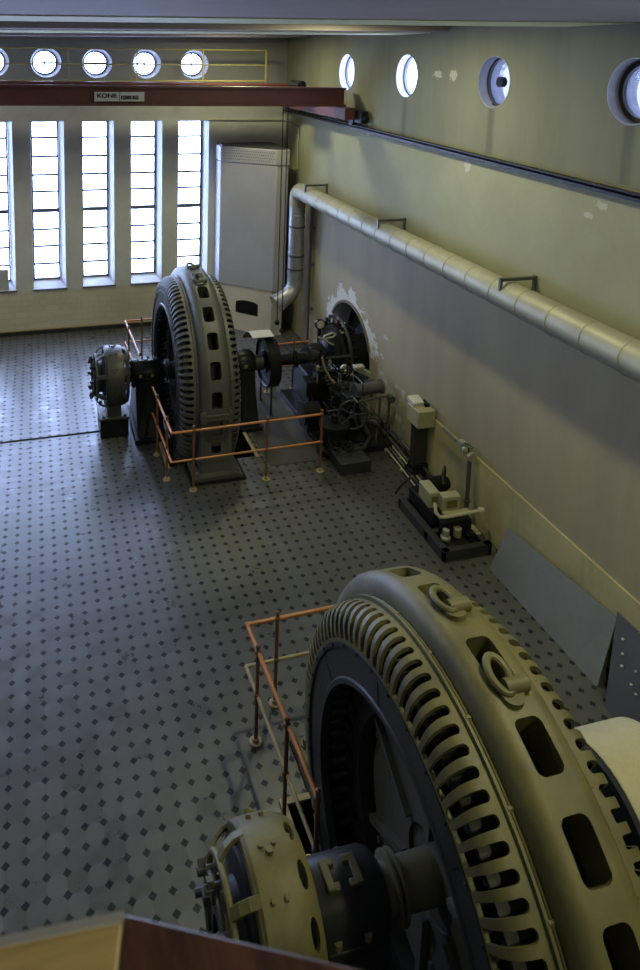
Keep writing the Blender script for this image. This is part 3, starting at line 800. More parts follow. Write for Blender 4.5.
for (gx, gy), nm in ((FARG, 'distant'), (NEARG, 'nearby')):
    near = nm == 'nearby'
    bearing(gx - .90, gy, False, 'dark %s between exciter and %s' % (('bearing with two olive oil pads', 'large olive generator wheel') if near else ('bearing pedestal', 'grey generator wheel by the windows')), mat='navy_metal' if near else 'black_metal')
    bearing(gx + 1.02, gy, True, 'dark bearing between %s' % ('large olive generator wheel and pale pulley guard' if near else 'grey generator wheel and its dark pulley'), mat='navy_metal' if near else 'black_metal')

# exciter at the free end of each shaft
def exciter(gx, gy, near):
    K_ = .97 if near else .94
    pm = M['dusty_paint'] if near else M['dark_paint']
    lab = 'round olive exciter with windowed end bracket on nearby shaft end, above wooden rail' if near else 'small round dark exciter on a block pedestal beside distant generator'
    t = thing('exciter', lab, 'exciter', (gx - (1.45 if near else 1.535), gy, 0), 0, 'exciters on the shaft ends')
    p = [(-.15, .53), (-.15, .575), (-.13, .592), (-.02, .597), (.10, .592), (.20, .565), (.255, .53), (.27, .48), (.27, .44), (.25, .44), (.20, .52), (.10, .54)]
    b = MB().lathe(p, C0, 96)
    c = MB()
    for k in range(12):
        T, O = radial_frame(15 + 30 * k); ax = (O * .93 + Vector((.37, 0, 0))).normalized()
        T2 = T; N2 = ax; S2 = T2.cross(N2)
        ctr = Vector((.19, 0, ZA)) + O * .565
        c.prism([(.085 * cos(q), .032 * sin(q)) for q in [2 * PI * i / 16 for i in range(16)]], lambda a, e, d: ctr + T2 * a + S2 * e + N2 * d, -.1, .1)
    link('yoke', carve(b, c, 'yoke', pm), t)
    b = MB()
    for k in range(8):
        a = 30 * k - 25
        for da, x in ((0, -.05), (0, .045)):
            q = pol(x, .595, a + da); T, O = radial_frame(a); b = MB(); b.cyl(q - O * .01, q + O * .022, .019, n=8); b.build('pole_bolt', pm, t)
        if k % 2 == 0:
            q = pol(0, .595, a - 4.8); b = MB(); b.cyl(q - O * .01, q + O * .03, .027, n=10); b.build('pole_bolt', pm, t)
    # windowed end bracket: arms and rings
    b = MB(); b.torus((-.31, 0, ZA), (1, 0, 0), .44, .026, 56, 8)
    b.lathe([(-.15, .50), (-.165, .50), (-.165, .575), (-.15, .59)], C0, 72)
    for k in range(8):
        a = 22 + 45 * k; T, O = radial_frame(a)
        pts = [Vector((x, 0, ZA)) + O * r for x, r in ((-.13, .575), (-.2, .56), (-.26, .52), (-.31, .45))]
        for i in range(3):
            d = (pts[i + 1] - pts[i]); mid = (pts[i] + pts[i + 1]) / 2; d.normalize(); nn = d.cross(T)
            b.box(mid, ((pts[i + 1] - pts[i]).length + .02, .075, .03), Matrix((d, T, nn)).transposed())
    b.build('end_bracket', pm, t, .004)
    b = MB(); b.lathe([(.14, .17), (.14, .44), (-.18, .44), (-.2, .30), (-.34, .28), (-.36, .12), (.1, .12)], C0, 64)
    for k in range(8):
        T, O = radial_frame(22 + 45 * k); b.box(Vector((-.03, 0, ZA)) + O * .47, (.24, .2, .1), Matrix((Vector((1, 0, 0)), T, O)).transposed())
    b.build('armature', M['core'], t)
    # brush gear
    b = MB(); b.torus((-.36, 0, ZA), (1, 0, 0), .33, .02, 48, 8)
    br = b.build('brush_ring', M['shaft'] if near else M['navy_metal'], t)
    for k in range(8):
        a = 10 + 45 * k; T, O = radial_frame(a)
        b = MB(); q = Vector((-.37, 0, ZA)) + O * .35
        b.cyl(q + Vector((.1, 0, 0)), q - Vector((.07, 0, 0)), .03, n=10); b.box(q - O * .05 + Vector((.02, 0, 0)), (.09, .07, .08), Matrix((Vector((1, 0, 0)), T, O)).transposed())
        b.box(q + O * .04 - Vector((.03, 0, 0)), (.05, .05, .06), Matrix((Vector((1, 0, 0)), T, O)).transposed())
        b.build('brush_holder', M['navy_metal'] if not near else M['grey_paint'], br, .004)
    for ch in t.children:
        for o_ in [ch] + list(ch.children):
            for v in o_.data.vertices: v.co.y *= K_; v.co.z = ZA + (v.co.z - ZA) * K_
    # pedestal block
    b = MB(); b.bb((-.26, -.33, 0), (.26, .33, .36)); b.build('pedestal_block', M['black_metal'] if not near else M['navy_metal'], t, .012)
    b = MB(); b.bb((-.28, -.36, .36), (.28, .36, .40)); b.prism([(-.30, .40), (.30, .40), (.24, .72), (-.24, .72)], lambda y, z, d: Vector((d, y, z)), -.13, .13)
    for s in (-1, 1):
        for x in (-.2, .2): b.cyl((x, s * .32, .4), (x, s * .32, .44), .028, n=6)
    b.build('foot', pm, t, .006)
    return t
exciter(FARG[0], FARG[1], False)
exciter(NEARG[0], NEARG[1], True)

# pulley with its sheet guard on the drive side
def pulley(gx, gy, near):
    t = thing('pulley', 'dark coupling pulley under a large pale curved guard beside nearby generator wheel' if near else 'dark coupling pulley with pale folded guard between distant generator and turbine', 'pulley', (gx + (1.30 if near else 1.42), gy, 0), 0, 'coupling pulleys')
    R = .50
    b = MB(); b.lathe([(0, .13), (0, .22), (.03, .24), (.03, R - .06), (0, R - .04), (0, R - .01), (.01, R), (.22, R), (.23, R - .01), (.23, R - .04), (.20, R - .06), (.20, .24), (.23, .22), (.23, .13)], C0, 72)
    b.build('pulley_wheel', M['navy_metal'] if near else M['black_metal'], t)
    a0, a1, RG = (-5, 172, .60) if near else (72, 150, .62)
    w0, w1 = (-.04, .55) if near else (-.28, .16)
    b = MB(); n = 24 if near else 3
    b.lathe([(w0, RG), (w1, RG), (w1, RG - .012), (w0, RG - .012)], C0, n, True, rad(a0), rad(a1))
    b.lathe([(w1, RG), (w1, RG - .1), (w1 - .01, RG - .1), (w1 - .01, RG)], C0, n, True, rad(a0), rad(a1))
    if near: b.lathe([(w0, RG), (w0, RG - .07), (w0 + .012, RG - .07), (w0 + .012, RG)], C0, n, True, rad(a0), rad(a1))
    gd = part(b.build('guard_hood', M['hood'] if near else M['white_metal'], t, angle=25), 'pale sheet metal guard')
    for q in (a0 + 2, a1 - 2):
        p = pol(w1 - .02, RG - .02, q); b = MB(); b.cyl((p.x, p.y, 0), p, .02, n=8); b.cyl((p.x, p.y, 0), (p.x, p.y, .02), .05, n=12); b.build('guard_leg', M['navy_metal'], t)
    b = MB(); b.lathe([(.2, .02), (.2, .11), (.88, .11), (.88, .02)], C0, 32)
    for x in (.62, .68): b.lathe([(x - .018, .05), (x - .018, .17), (x + .018, .17), (x + .018, .05)], C0, 40)
    b.build('drive_shaft', M['black_metal'] if not near else M['shaft'], t)
    return t
pulley(FARG[0], FARG[1], False)
pulley(NEARG[0], NEARG[1], True)

# ------------------------------------------------------------------ guard railings
def railing(label, path, posts, zt=1.05, zm=.55, group=None, endcaps=()):
    """path: plan points of the rails; posts: plan points of the uprights"""
    p0 = path[0]
    t = thing('guard_railing', label, 'railing', (p0[0], p0[1], 0), 0, group)
    L = [Vector((p[0] - p0[0], p[1] - p0[1], 0)) for p in path]
    for nm, z, m, r in (('top_rail', zt, 'orange', .021), ('mid_rail', zm, 'beige_rail' if 'olive' in label else 'orange', .018)):
        b = MB()
        for i in range(len(L) - 1):
            b.cyl(L[i] + Vector((0, 0, z)), L[i + 1] + Vector((0, 0, z)), r, n=12)
        for q in L: b.ball(q + Vector((0, 0, z)), r * 1.15, 12)
        b.build(nm, M[m], t)
    for x, y in posts:
        x -= p0[0]; y -= p0[1]
        b = MB(); b.cyl((x, y, .02), (x, y, zt + .06), .02, n=12); b.ball((x, y, zt + .065), .026)
        for z in (zt, zm): b.ball((x, y, z), .034)
        ps = b.build('post', M['rust'], t)
        b = MB(); b.cyl((x, y, 0), (x, y, .022), .065, n=20); b.cyl((x, y, .02), (x, y, .06), .034, n=16); b.build('post_base', M['beige_rail'], ps)
    return t
railing('orange pipe railing along the front of distant generator from exciter to turbine', [(1.96, 12.2), (2.0, 10.55), (4.60, 10.62)], [(1.97, 11.75), (1.995, 10.95), (2.365, 10.56), (3.62, 10.59), (4.60, 10.62)])
railing('orange pipe railing behind distant generator below the windows', [(1.93, 13.6), (1.87, 15.62), (4.3, 15.72)], [(1.93, 13.6), (1.885, 15.1), (2.25, 15.635), (4.1, 15.71)])
railing('orange top and beige lower rail round the pit of nearby olive generator', [(2.11, 4.65), (2.063, 6.52), (3.95, 6.56)], [(2.11, 4.65), (2.085, 5.32), (2.07, 6.15), (2.405, 6.53), (3.9, 6.56)])
railing('short orange railing with dark posts between distant pulley and turbine', [(4.55, 13.62), (5.55, 13.66)], [(4.62, 13.62), (5.2, 13.65)])
# ------------------------------------------------------------------ turbine in front of the arch
def turbine():
    t = thing('turbine', 'black oily turbine gear with hand wheel, levers and pipes in front of the wall arch', 'turbine', (5.6, 12.4, 0))
    o = Vector((5.6, 12.4, 0))
    def V(x, y, z): return Vector((x, y, z)) - o
    K = M['black_metal']
    AY, AZ = 13.2, .92
    # casing in the arch, stepped and flanged
    b = MB(); b.lathe([(1.5, .2), (1.15, .2), (1.15, .5), (1.25, .55), (1.25, .86), (1.30, .90), (1.34, 1.0), (1.5, 1.0)], V(5.6, 13.5, .85), 64, closed=False)
    b.build('casing_cover', M['pit'], t)
    b = MB()
    for k in range(20):
        a = rad(k * 18); p = V(6.87, 13.5 - .82 * cos(a), .85 + .82 * sin(a)); b.cyl(p, p + Vector((-.05, 0, 0)), .03, n=6)
    b.build('casing_bolt', M['navy_metal'], t)
    b = MB(); b.lathe([(-.35, .15), (-.35, .24), (-.30, .26), (-.05, .26), (0, .36), (.06, .36), (.08, .5), (.16, .5), (.18, .60), (.26, .60), (.28, .36), (1.3, .36)], V(5.7, AY, AZ), 48, closed=False)
    b.build('shaft_housing', K, t)
    b = MB(); b.cyl(V(4.95, 12.87, 1.06), V(5.45, 13.0, 1.03), .10, n=20); b.cyl(V(5.2, 12.93, 1.045), V(5.26, 12.95, 1.04), .2, n=24); b.build('coupling_shaft', M['navy_metal'], t)
    # regulating ring with vane levers
    b = MB(); b.torus(V(6.08, 13.4, .88), (1, 0, 0), .74, .04, 56, 8); rg = b.build('regulating_ring', M['navy_metal'], t)
    for k in range(14):
        a = rad(-10 + k * 18); c, s = cos(a), sin(a)
        b = MB(); b.tube([V(6.0, 13.4 - .56 * c, .88 + .56 * s), V(6.0, 13.4 - .66 * c - .06 * s, .88 + .66 * s - .06 * c), V(6.03, 13.4 - .76 * c, .88 + .76 * s)], .022, 8)
        b.cyl(V(5.96, 13.4 - .56 * c, .88 + .56 * s), V(6.3, 13.4 - .56 * c, .88 + .56 * s), .035, n=10)
        b.build('vane_lever', K, rg)
    # link bars above the housing
    for pts, m, r in (([(5.62, 13.0, 1.42), (5.78, 13.0, 1.47), (5.88, 13.0, 1.44), (5.80, 13.0, 1.38), (5.64, 13.0, 1.36), (5.60, 13.0, 1.39)], 'galv', .02),
                      ([(5.88, 13.0, 1.43), (6.12, 13.02, 1.46)], 'galv', .022), ([(5.45, 12.9, 1.45), (5.95, 12.9, 1.14)], 'galv', .02),
                      ([(5.98, 13.0, 1.40), (5.98, 13.0, 1.2)], 'galv', .025), ([(6.1, 13.1, 1.62), (6.34, 13.1, 1.42)], 'navy_metal', .025),
                      ([(5.5, 12.6, 1.12), (6.0, 12.6, 1.12)], 'navy_metal', .03)):
        b = MB(); b.tube([V(*p) for p in pts], r, 8, closed=len(pts) > 4); b.build('link_bar', M[m], t)
    b = MB(); b.tube([V(5.15, 12.0, 1.42), V(5.2, 11.98, 1.22), V(5.32, 11.95, 1.0), V(5.48, 11.9, .85), V(5.62, 11.85, .82)], .022, 8); b.build('rubber_hose', M['tan'], t)
    # central stand and governor bodies
    b = MB(); b.bb(V(5.15, 12.55, .1), V(5.75, 13.5, .75)); b.bb(V(5.25, 12.4, .1), V(5.6, 12.8, 1.0)); b.build('bearing_stand', K, t, .03)
    b = MB(); b.lathe([(0, .40), (.10, .40), (.12, .24), (.66, .22), (.70, .27), (.76, .27), (.77, .15), (.86, .13), (.88, .0005)], V(5.5, 11.75, .1), 32, closed=False, axis='z'); b.build('governor_body', K, t)
    b = MB(); b.lathe([(0, .30), (.06, .30), (.08, .2), (.42, .2), (.44, .28), (.5, .28), (.5, .0005)], V(5.05, 11.1, .1), 28, closed=False, axis='z')
    b.cyl(V(5.05, 11.1, .6), V(5.05, 11.1, .74), .06, n=14); b.build('oil_pot', K, t)
    b = MB(); b.cyl(V(4.72, 11.85, .42), V(5.05, 11.85, .42), .2, n=28); b.cyl(V(4.70, 11.85, .42), V(4.74, 11.85, .42), .23, n=28); b.bb(V(4.78, 11.7, .1), V(5.0, 12.0, .3)); b.build('pump_drum', K, t)
    for lo, hi in (((4.95, 12.2, .55), (5.15, 12.5, .85)), ((5.35, 11.25, .5), (5.6, 11.55, .95))):
        b = MB(); b.bb(V(*lo), V(*hi)); b.build('gear_box', K, t, .02)
    # servo cylinder and the bench bar it lies on
    b = MB(); b.cyl(V(5.62, 11.45, .98), V(6.12, 11.5, .98), .11, n=24); b.cyl(V(5.58, 11.45, .98), V(5.62, 11.45, .98), .135, n=24); b.cyl(V(6.12, 11.5, .98), V(6.16, 11.5, .98), .135, n=24); b.build('servo_cylinder', M['galv_dark'], t)
    b = MB(); b.cyl(V(5.60, 11.3, .84), V(6.30, 11.36, .86), .025, n=12); b.cyl(V(6.05, 11.34, 0), V(6.05, 11.34, .86), .025, n=12); b.cyl(V(6.25, 11.36, 0), V(6.25, 11.36, .86), .025, n=12)
    b.cyl(V(6.27, 11.29, .80), V(6.27, 11.37, .80), .07, n=18); b.build('pipe_bench', M['galv_dark'], t)
    b = MB(); b.box(V(5.95, 11.9, 1.12), (.34, .12, .10), Matrix.Rotation(rad(28), 3, 'Y')); b.box(V(5.84, 11.85, 1.24), (.2, .14, .06)); b.build('lever_block', M['galv'], t, .015)
    b = MB(); b.lathe([(-.03, .03), (-.03, .09), (.03, .09), (.03, .03)], V(5.72, 12.2, 1.05), 20, axis='y'); b.build('collar', M['galv'], t)
    # hand wheel with its spindle
    ax = Vector((-.30, -.95, .10)).normalized(); c = V(5.34, 10.98, .77)
    b = MB(); b.torus(c, ax, .255, .02, 40, 8); hw = b.build('hand_wheel', M['navy_metal'], t)
    a = ax.orthogonal().normalized(); e = ax.cross(a); b = MB(); b.cyl(c - ax * .03, c + ax * .03, .05, n=16)
    for k in range(5):
        d = a * cos(2 * PI * k / 5) + e * sin(2 * PI * k / 5); b.cyl(c + d * .04, c + d * .25, .014, n=8)
    b.build('spoke', M['navy_metal'], hw)
    b = MB(); b.cyl(c, c - ax * .8, .03, n=12); b.cyl(c - ax * .2, c - ax * .28, .07, n=16); b.bb(V(5.36, 11.16, .1), V(5.5, 11.3, .82)); b.build('wheel_spindle', K, t)
    # tangle of oil pipes, rods and lubricators over the bodies
    rg2 = random.Random(11)
    for k in range(34):
        x, y = rg2.uniform(5.15, 6.05), rg2.uniform(11.5, 13.1); z = rg2.uniform(.2, 1.25 - .25 * (x - 5.15))
        b = MB(); pts = [V(x, y, z)]
        for j in range(rg2.choice((2, 3))):
            a = rg2.randrange(3); st_ = rg2.uniform(.12, .38) * rg2.choice((-1, 1)); q = pts[-1].copy(); q[a] += st_; q.z = min(max(q.z, .15), 1.4); q.y = min(max(q.y, -1.0), 1.0); q.x = min(max(q.x, -.5), .65); pts.append(q)
        r_ = rg2.uniform(.012, .03); b.tube(pts, r_, 8); b.build('oil_pipe' if k % 3 else 'control_rod', M[rg2.choice(('black_metal', 'navy_metal', 'navy_metal', 'galv_dark'))], t)
    for k in range(12):
        x, y = rg2.uniform(5.2, 6.0), rg2.uniform(11.6, 13.0); z = rg2.uniform(.75, 1.2 - .2 * (x - 5.2)); b = MB()
        b.cyl(V(x, y, z - .25), V(x, y, z), .014, n=8); b.cyl(V(x, y, z), V(x, y, z + .09), .035, n=12); b.cyl(V(x, y, z + .09), V(x, y, z + .11), .022, n=10); b.build('lubricator', M[rg2.choice(('black_metal', 'galv_dark', 'galv'))], t)
    for k in range(22):
        x, y = rg2.uniform(5.0, 5.95), rg2.uniform(11.0, 12.0); z = rg2.uniform(.25, 1.15); b = MB(); pts = [V(x, y, z)]
        for j in range(2):
            a = rg2.randrange(3); q = pts[-1].copy(); q[a] += rg2.uniform(.1, .32) * rg2.choice((-1, 1)); q.z = min(max(q.z, .15), 1.3); q.x = min(max(q.x, -.6), .5); q.y = min(max(q.y, -1.5), .2); pts.append(q)
        b.tube(pts, rg2.uniform(.010, .022), 8); b.build('oil_pipe', M[('galv_dark', 'shaft', 'navy_metal')[k % 3]], t)
    # small valves and pipes at the foot
    b = MB()
    for x, y, z, r in ((4.98, 10.85, .36, .12), (5.2, 10.8, .3, .09), (5.1, 11.0, .5, .1)):
        b.torus(V(x, y, z), (0, -.4, 1), r, .016, 24, 6); b.cyl(V(x, y, .08), V(x, y, z), .025, n=10)
        for k in range(4): b.cyl(V(x, y, z), V(x + r * cos(k * PI / 2), y + r * sin(k * PI / 2), z + r * .4 * sin(k * PI / 2)), .01, n=6)
    b.build('valve', K, t)
    b = MB(); b.tube([V(5.0, 10.75, .2), V(5.5, 10.8, .22), V(5.75, 11.1, .25), V(5.75, 11.6, .4)], .045, 10); b.tube([V(4.9, 11.4, .5), V(4.9, 11.0, .25), V(5.3, 10.72, .15)], .03, 10)
    b.tube([V(5.62, 11.0, .62), V(5.9, 11.05, .45), V(6.1, 11.2, .15)], .03, 10); b.build('oil_pipe', M['navy_metal'], t)
    b = MB(); b.bb(V(4.85, 10.98, 0), V(6.15, 13.45, .12)); b.build('base_frame', K, t, .01)
    b = MB(); b.bb(V(4.90, 10.42, 0), V(5.46, 10.99, .21)); b.build('foot_block', M['navy_metal'], t, .012)
turbine()
g_ = thing('pressure_gauge', 'round pale dial gauge on a dark stand beside the wall arch', 'gauge', (5.82, 13.75, 0))
b = MB(); b.cyl((0, 0, 0), (0, 0, 1.28), .045, n=14); b.cyl((0, 0, 0), (0, 0, .02), .1, n=16); b.build('stand', M['black_metal'], g_)
b = MB(); b.cyl((0, .02, 1.38), (0, -.04, 1.38), .115, n=28); dl = b.build('dial_case', M['black_metal'], g_)
b = MB(); b.cyl((0, -.041, 1.38), (0, -.046, 1.38), .088, n=28); b.build('dial_face', M['white_metal'], dl)

# pipes on the floor along the wall
spots = [(6.28, 12.0, 6.16, 9.75, .05, .022), (6.20, 11.9, 6.10, 9.6, .05, .018), (6.12, 11.6, 6.02, 9.62, .05, .022), (6.34, 12.1, 6.26, 9.7, .16, .026), (6.04, 11.2, 5.94, 9.6, .04, .016)]
LB = ['second thin grey pipe from the wall foot, beside the thick one', 'third grey pipe from the wall foot, a very thin one', 'fourth grey pipe from the wall foot, beside the shortest', 'thick grey pipe on blocks directly at the wall foot', 'shortest and outermost thin grey pipe on the floor by the wall']
for (x0, y0, x1, y1, z, r), lb in zip(spots, LB):
    b = MB(); b.tube([(x0, y0, z), ((x0 + x1) / 2 + .01, (y0 + y1) / 2, z), (x1, y1, z), (x1 - .03, y1 - .08, z + .02)], r, 8)
    for q in (.15, .55, .9):
        x, y = x0 + (x1 - x0) * q, y0 + (y1 - y0) * q; b.bb((x - .03, y - .02, 0), (x + .03, y + .02, z))
    tag(b.build('floor_pipe', M['galv_dark'] if r > .02 else M['galv']), lb, 'pipe', 'pipes along the wall foot')

# hydraulic unit on its channel frame
h = thing('hydraulic_unit', 'oil pump unit with pale olive boxes on a black channel frame beside the wall', 'pump', (5.83, 8.78, 0))
b = MB(); x0, x1, y0, y1 = -.39, .39, -.66, .64
for lo, hi in (((x0, y0, 0), (x0 + .05, y1, .15)), ((x1 - .05, y0, 0), (x1, y1, .15)), ((x0, y0, 0), (x1, y0 + .05, .15)), ((x0, y1 - .05, 0), (x1, y1, .15)), ((x0, y0, .145), (x0 + .11, y1, .16)), ((x1 - .11, y0, .145), (x1, y1, .16)), ((x0, y0, .145), (x1, y0 + .09, .16)), ((x0, -.22, .02), (x1, -.14, .15))):
    b.bb(lo, hi)
b.build('channel_frame', M['navy_metal'], h, .006)
b = MB(); b.bb((x0 + .05, y0 + .05, .01), (x1 - .05, y1 - .05, .03)); b.build('drip_tray', M['concrete'], h)
b = MB(); b.bb((-.26, -.12, .16), (.24, .58, .38)); b.build('oil_tank', M['black_metal'], h, .02)
for c, d in (((-.16, .16, .50), (.17, .34, .25)), ((.05, -.06, .49), (.29, .15, .24))):
    b = MB(); b.box(c, d, Matrix.Rotation(rad(-3), 3, 'Z')); bx = b.build('pump_box', M['cream_box'], h, .015)
    b = MB(); b.box((c[0], c[1] - d[1] / 2 - .002, c[2]), (d[0] * .6, .006, d[2] * .5)); b.build('cover_plate', M['dusty_paint'], bx)
b = MB(); b.cyl((-.1, .36, .5), (.22, .36, .5), .12, n=24); b.cyl((.22, .36, .5), (.28, .36, .5), .09, n=24); b.bb((-.06, .26, .36), (.2, .46, .42)); b.build('electric_motor', M['black_metal'], h)
b = MB(); b.tube([(-.30, -.22, .62), (-.32, -.30, .52), (-.28, -.34, .47), (-.2, -.35, .46), (.40, -.34, .47)], .026, 12)
b.cyl((.36, -.34, .47), (.44, -.34, .47), .042, n=14); b.cyl((.40, -.38, .47), (.40, -.30, .47), .03, n=10); b.build('oil_pipe', M['hood'], h)
b = MB(); b.bb((-.12, -.22, .36), (.30, -.14, .40)); b.build('mount_rail', M['cream_box'], h)
b = MB(); b.lathe([(0, .07), (.03, .07), (.05, .05), (.14, .05), (.15, .0005)], (-.2, -.40, .16), 16, closed=False, axis='z'); b.lathe([(0, .06), (.12, .06), (.13, .0005)], (0.0, -.38, .16), 16, closed=False, axis='z'); b.build('valve', M['galv'], h)
b = MB(); b.bb((-.22, -.34, .16), (.26, -.24, .36)); b.cyl((.2, -.3, .2), (.2, -.52, .2), .045, n=14); b.build('gear_pump', M['black_metal'], h, .01)
b = MB(); b.tube([(.1, .2, .6), (.14, .3, .72), (.24, .4, .75), (.32, .5, .66), (.34, .56, .2)], .018, 8); b.tube([(-.05, .5, .4), (-.2, .62, .5), (-.3, .70, .35), (-.33, .85, .1)], .02, 8); b.build('hose', M['navy_metal'], h)
b = MB(); b.bb((.16, -.44, .16), (.36, .10, .18)); b.build('foot_board', M['cream_box'], h)

k = thing('control_column', 'dark upright column with pale olive box on top beside the pump unit', 'column', (6.21, 10.2, 0))
b = MB(); b.bb((-.125, -.07, .12), (.125, .07, .98)); b.build('column_panel', M['navy_metal'], k, .008)
b = MB(); b.bb((-.17, -.13, 0), (.16, .13, .12)); b.bb((-.14, -.10, .12), (.14, .10, .22)); b.build('base', M['black_metal'], k, .008)
b = MB(); b.bb((-.17, -.22, .94), (.15, .16, 1.24)); cb = b.build('control_box', M['cream_box'], k, .015)
b = MB(); b.box((-.06, .08, 1.29), (.2, .22, .08), Matrix.Rotation(rad(12), 3, 'X')); part(b.build('lit_top', M['white_metal'], cb, .008), 'pale lid painted as the white-lit top of the control box')  # white light on the box top put in as a pale lid
b = MB(); b.bb((.04, -.08, 1.24), (.12, .10, 1.29)); b.build('terminal', M['black_metal'], cb)

k = thing('valve_standpipe', 'slim dark standpipe with clustered pale valves on top beside the dado', 'pipe', (6.25, 8.82, 0))
b = MB(); b.cyl((0, 0, 0), (0, 0, 1.12), .032, n=14); b.cyl((0, 0, 0), (0, 0, .02), .08, n=18); b.cyl((0, 0, .36), (0, 0, .40), .05, n=14); b.build('riser', M['galv_dark'], k)
b = MB(); b.cyl((0, 0, 1.10), (0, .32, 1.14), .035, n=12); b.cyl((0, -.07, 1.12), (0, -.02, 1.12), .07, n=16); b.ball((0, .1, 1.15), .07); b.box((0, .22, 1.18), (.1, .12, .1)); b.build('valve_body', M['galv'], k)
b = MB(); b.torus((-.03, .02, 1.27), (.3, 0, 1), .07, .012, 20, 6); b.cyl((0, .02, 1.12), (-.03, .02, 1.27), .014, n=8); b.cyl((0, .3, 1.14), (0, .75, 1.16), .022, n=10); b.build('valve_wheel', M['galv_dark'], k)

# board leaning over the wall foot and the dark plate beside it
def slab4(name, p, th, mat, lab, cat):
    a, b_, c, d = [Vector(q) for q in p]; nn = (b_ - a).cross(d - a).normalized() * th
    m = MB(); m.add([a, b_, c, d, a + nn, b_ + nn, c + nn, d + nn], [(0, 1, 2, 3), (7, 6, 5, 4), (0, 4, 5, 1), (1, 5, 6, 2), (2, 6, 7, 3), (3, 7, 4, 0)])
    return tag(m.build(name, M[mat]), lab, cat)
slab4('leaning_board', [(6.004, 7.86, 0.0), (6.043, 5.90, 0.0), (6.34, 6.014, .72), (6.25, 7.852, .592)], -.014, 'sheet', 'flat grey-green board leaning low against the dado behind nearby generator', 'board')
pl = slab4('leaning_plate', [(5.93, 5.66, .0), (5.95, 3.9, .0), (6.362, 4.3, .80), (6.345, 6.028, .784)], -.02, 'plate', 'dark spotted steel plate leaning on the dado beside the grey-green board', 'plate')
A_, B_, D_ = Vector((5.93, 5.66, 0)), Vector((5.95, 3.9, 0)), Vector((6.345, 6.028, .784)); nn = (B_ - A_).cross(D_ - A_).normalized()
nn = -nn if nn.x > 0 else nn
for u, v, r in ((.075, .80, .014), (.085, .66, .012), (.09, .54, .014), (.19, .62, .010), (.17, .46, .011), (.21, .42, .010)):
    p = A_ + (B_ - A_) * u + (D_ - A_) * v; b = MB(); b.cyl(p + nn * .0, p + nn * .023, r, n=10); b.build('paint_spot', M['white_metal'], pl)
tag(MB().tube([(XL + .05, 12.74, .008), (-3, 12.70, .008), (-.76, 12.755, .008), (.955, 12.775, .008), (1.16, 12.8, .008)], .012, 6).build('floor_cable', M['groove']), 'black cable crossing the tiled floor to the distant exciter pedestal', 'cable')
tb = MB(); tb.bb((-.97, YB + .02, 1.19), (-.74, YB + .16, 1.22)); tb.bb((-.97, YB + .02, 1.22), (-.74, YB + .06, 1.72))
for i in range(7): tb.bb((-.965 + .033 * i, YB + .008, 1.26), (-.952 + .033 * i, YB + .02, 1.69))
tag(tb.build('sill_heater', M['sign_white']), 'small pale grille heater standing on a window sill at picture edge', 'heater')

# lamp fittings high between the beams
lamp_xy = [(4.35, 15.2), (4.35, 9.4), (4.35, 3.4), (4.35, -1.0)]

# ------------------------------------------------------------------ hand rail of the gallery
hr = thing('wooden_handrail', 'wooden gallery handrail with mitred corner, one arm golden, other dark red-brown', 'handrail', (.0735, .64, 0))
ZT = 6.10
u1 = Vector((-1, .055, 0)).normalized(); u2 = Vector((.2325, -.106, 0)).normalized()
n1 = Vector((-u1.y, u1.x, 0)); n1 = n1 if n1.y < 0 else -n1
n2_ = Vector((-u2.y, u2.x, 0)); n2_ = n2_ if n2_.y < 0 else -n2_
W = .15
# inner mitre point: offset both outer edges by W and intersect
p1, p2 = n1 * W, n2_ * W
den = u1.x * u2.y - u1.y * u2.x; dd = p2 - p1
s_ = (dd.x * u2.y - dd.y * u2.x) / den
inner = p1 + u1 * s_
def cap(name, u, nrm, Lg, mat, lab, e=0.0):
    P = [Vector((0, 0, 0)), u * Lg, u * Lg + nrm * W, inner]
    if e: P = [nrm * e + (inner * (e / W)) - nrm * e, u * Lg + nrm * e, u * Lg + nrm * W, inner]
    m = MB(); m.prism([(p.x, p.y) for p in P], lambda a, b_, d: Vector((a, b_, d)), ZT - .045, ZT)
    return part(m.build(name, M[mat], hr, .004), lab)
cap('rail_cap', u1, n1, 3.2, 'wood_light', 'varnished handrail arm, golden highlight painted in')
cap('rail_cap', u2, n2_, 2.2, 'wood_dark', 'dark red-brown arm of the handrail')
m = MB(); m.prism([(0, 0), tuple((u1 * 3.2)[:2]), tuple((u1 * 3.2 + n1 * .009)[:2]), tuple((inner * .06 + n1 * 0)[:2])], lambda a, b_, d: Vector((a, b_, d)), ZT - .03, ZT + .0025); part(m.build('edge_highlight', M['pale_edge'], hr), 'pale highlight painted along the outer edge')
for q in ((inner * .5), (u1 * 2.0 + n1 * .07), (u2 * 1.2 + n2_ * .07)):
    m = MB(); m.bb((q.x - .04, q.y - .04, 4.95), (q.x + .04, q.y + .04, ZT - .045)); m.build('newel_post', M['wood_dark'], hr)

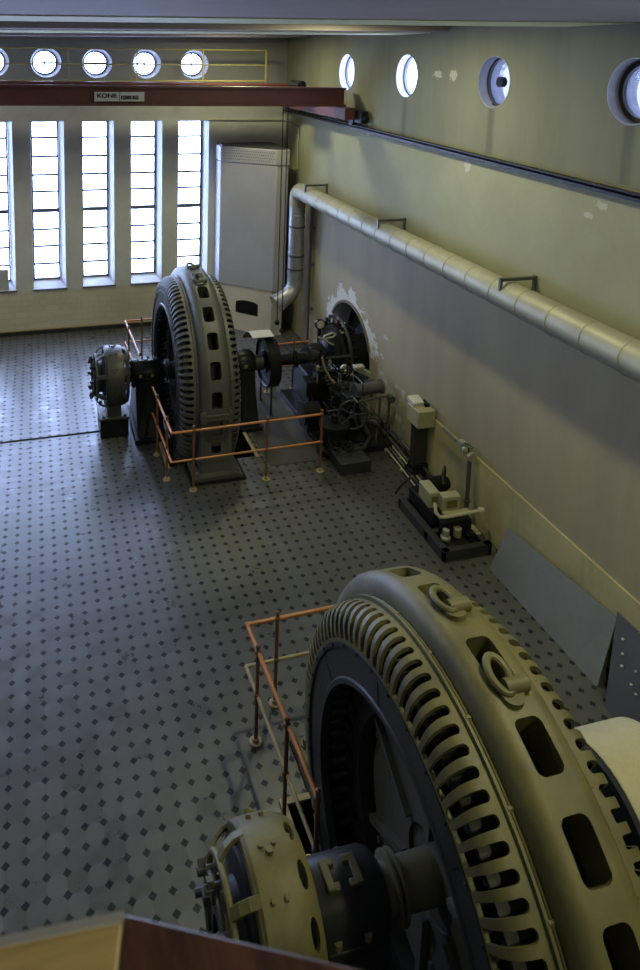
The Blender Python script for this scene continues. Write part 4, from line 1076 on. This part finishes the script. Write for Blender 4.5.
# ------------------------------------------------------------------ light
wd = bpy.data.worlds.new('overcast_sky'); SC.world = wd; wd.use_nodes = True
bg = wd.node_tree.nodes['Background']; bg.inputs[0].default_value = (.54, .64, 1.0, 1); bg.inputs[1].default_value = 22.0
def area(name, loc, rot, sx, sy, power=0, color=(1, 1, 1), portal=False, spread=None):
    L = bpy.data.lights.new(name, 'AREA'); L.shape = 'RECTANGLE'; L.size = sx; L.size_y = sy; L.energy = power; L.color = color
    if spread: L.spread = spread
    if portal: L.cycles.is_portal = True
    o = bpy.data.objects.new(name, L); COL.objects.link(o); o.location = loc; o.rotation_euler = rot; return o
for a, c in WX: area('window_portal', ((a + c) / 2, YB + .44, (WZ0 + WZ1) / 2), (rad(-90), 0, 0), c - a, WZ1 - WZ0, portal=True)
LAMP = 112
area('rail_fill_light', (.2, -1.3, 7.33), (0, 0, 0), .22, .5, 17, (1.0, .95, .7))  # added lamp, brightens the handrail
for x, y in lamp_xy:
    area('fill_light_left', (-3.6, y, 7.33 if y < 6 else 7.55), (0, 0, 0), .22, .5, 100, (1.0, .97, .85))  # added fill row, brightens the back wall and machine sides
    area('ceiling_lamp', (x, y, 7.33 if y < 6 else 7.55), (0, 0, 0), .22, .5, LAMP, (1.0, .95, .56))

# ------------------------------------------------------------------ camera
f_px, cx, cy = 718.1716, 217.4124, 164.1093
Rt = Vector((.96963798, -.24403218, .01582629)); Dn = Vector((-.02061924, -.14607228, -.98905902)); Fw = Vector((.24367402, .95870286, -.14666899))
cd = bpy.data.cameras.new('camera'); co = bpy.data.objects.new('camera', cd); COL.objects.link(co)
Mx = Matrix((Rt, -Dn, -Fw)).transposed().to_4x4(); Mx.translation = (0, 0, 7.0); co.matrix_world = Mx
cd.sensor_fit = 'AUTO'; cd.sensor_width = 36; cd.lens = f_px * 36 / 970
cd.shift_x = (320 - cx) / 970; cd.shift_y = (cy - 485) / 970
cd.clip_start = .05; cd.clip_end = 200
cd.dof.use_dof = True; cd.dof.focus_distance = 12.0; cd.dof.aperture_fstop = 4.5
SC.camera = co
SC.view_settings.view_transform = 'Standard'; SC.view_settings.look = 'None'; SC.view_settings.gamma = 1; SC.view_settings.use_curve_mapping = False
SC.view_settings.exposure = 0.0
SC.cycles.use_denoising = True
SC.cycles.max_bounces = 8; SC.cycles.diffuse_bounces = 5; SC.cycles.glossy_bounces = 3; SC.cycles.transparent_max_bounces = 8
SC.cycles.sample_clamp_indirect = 6
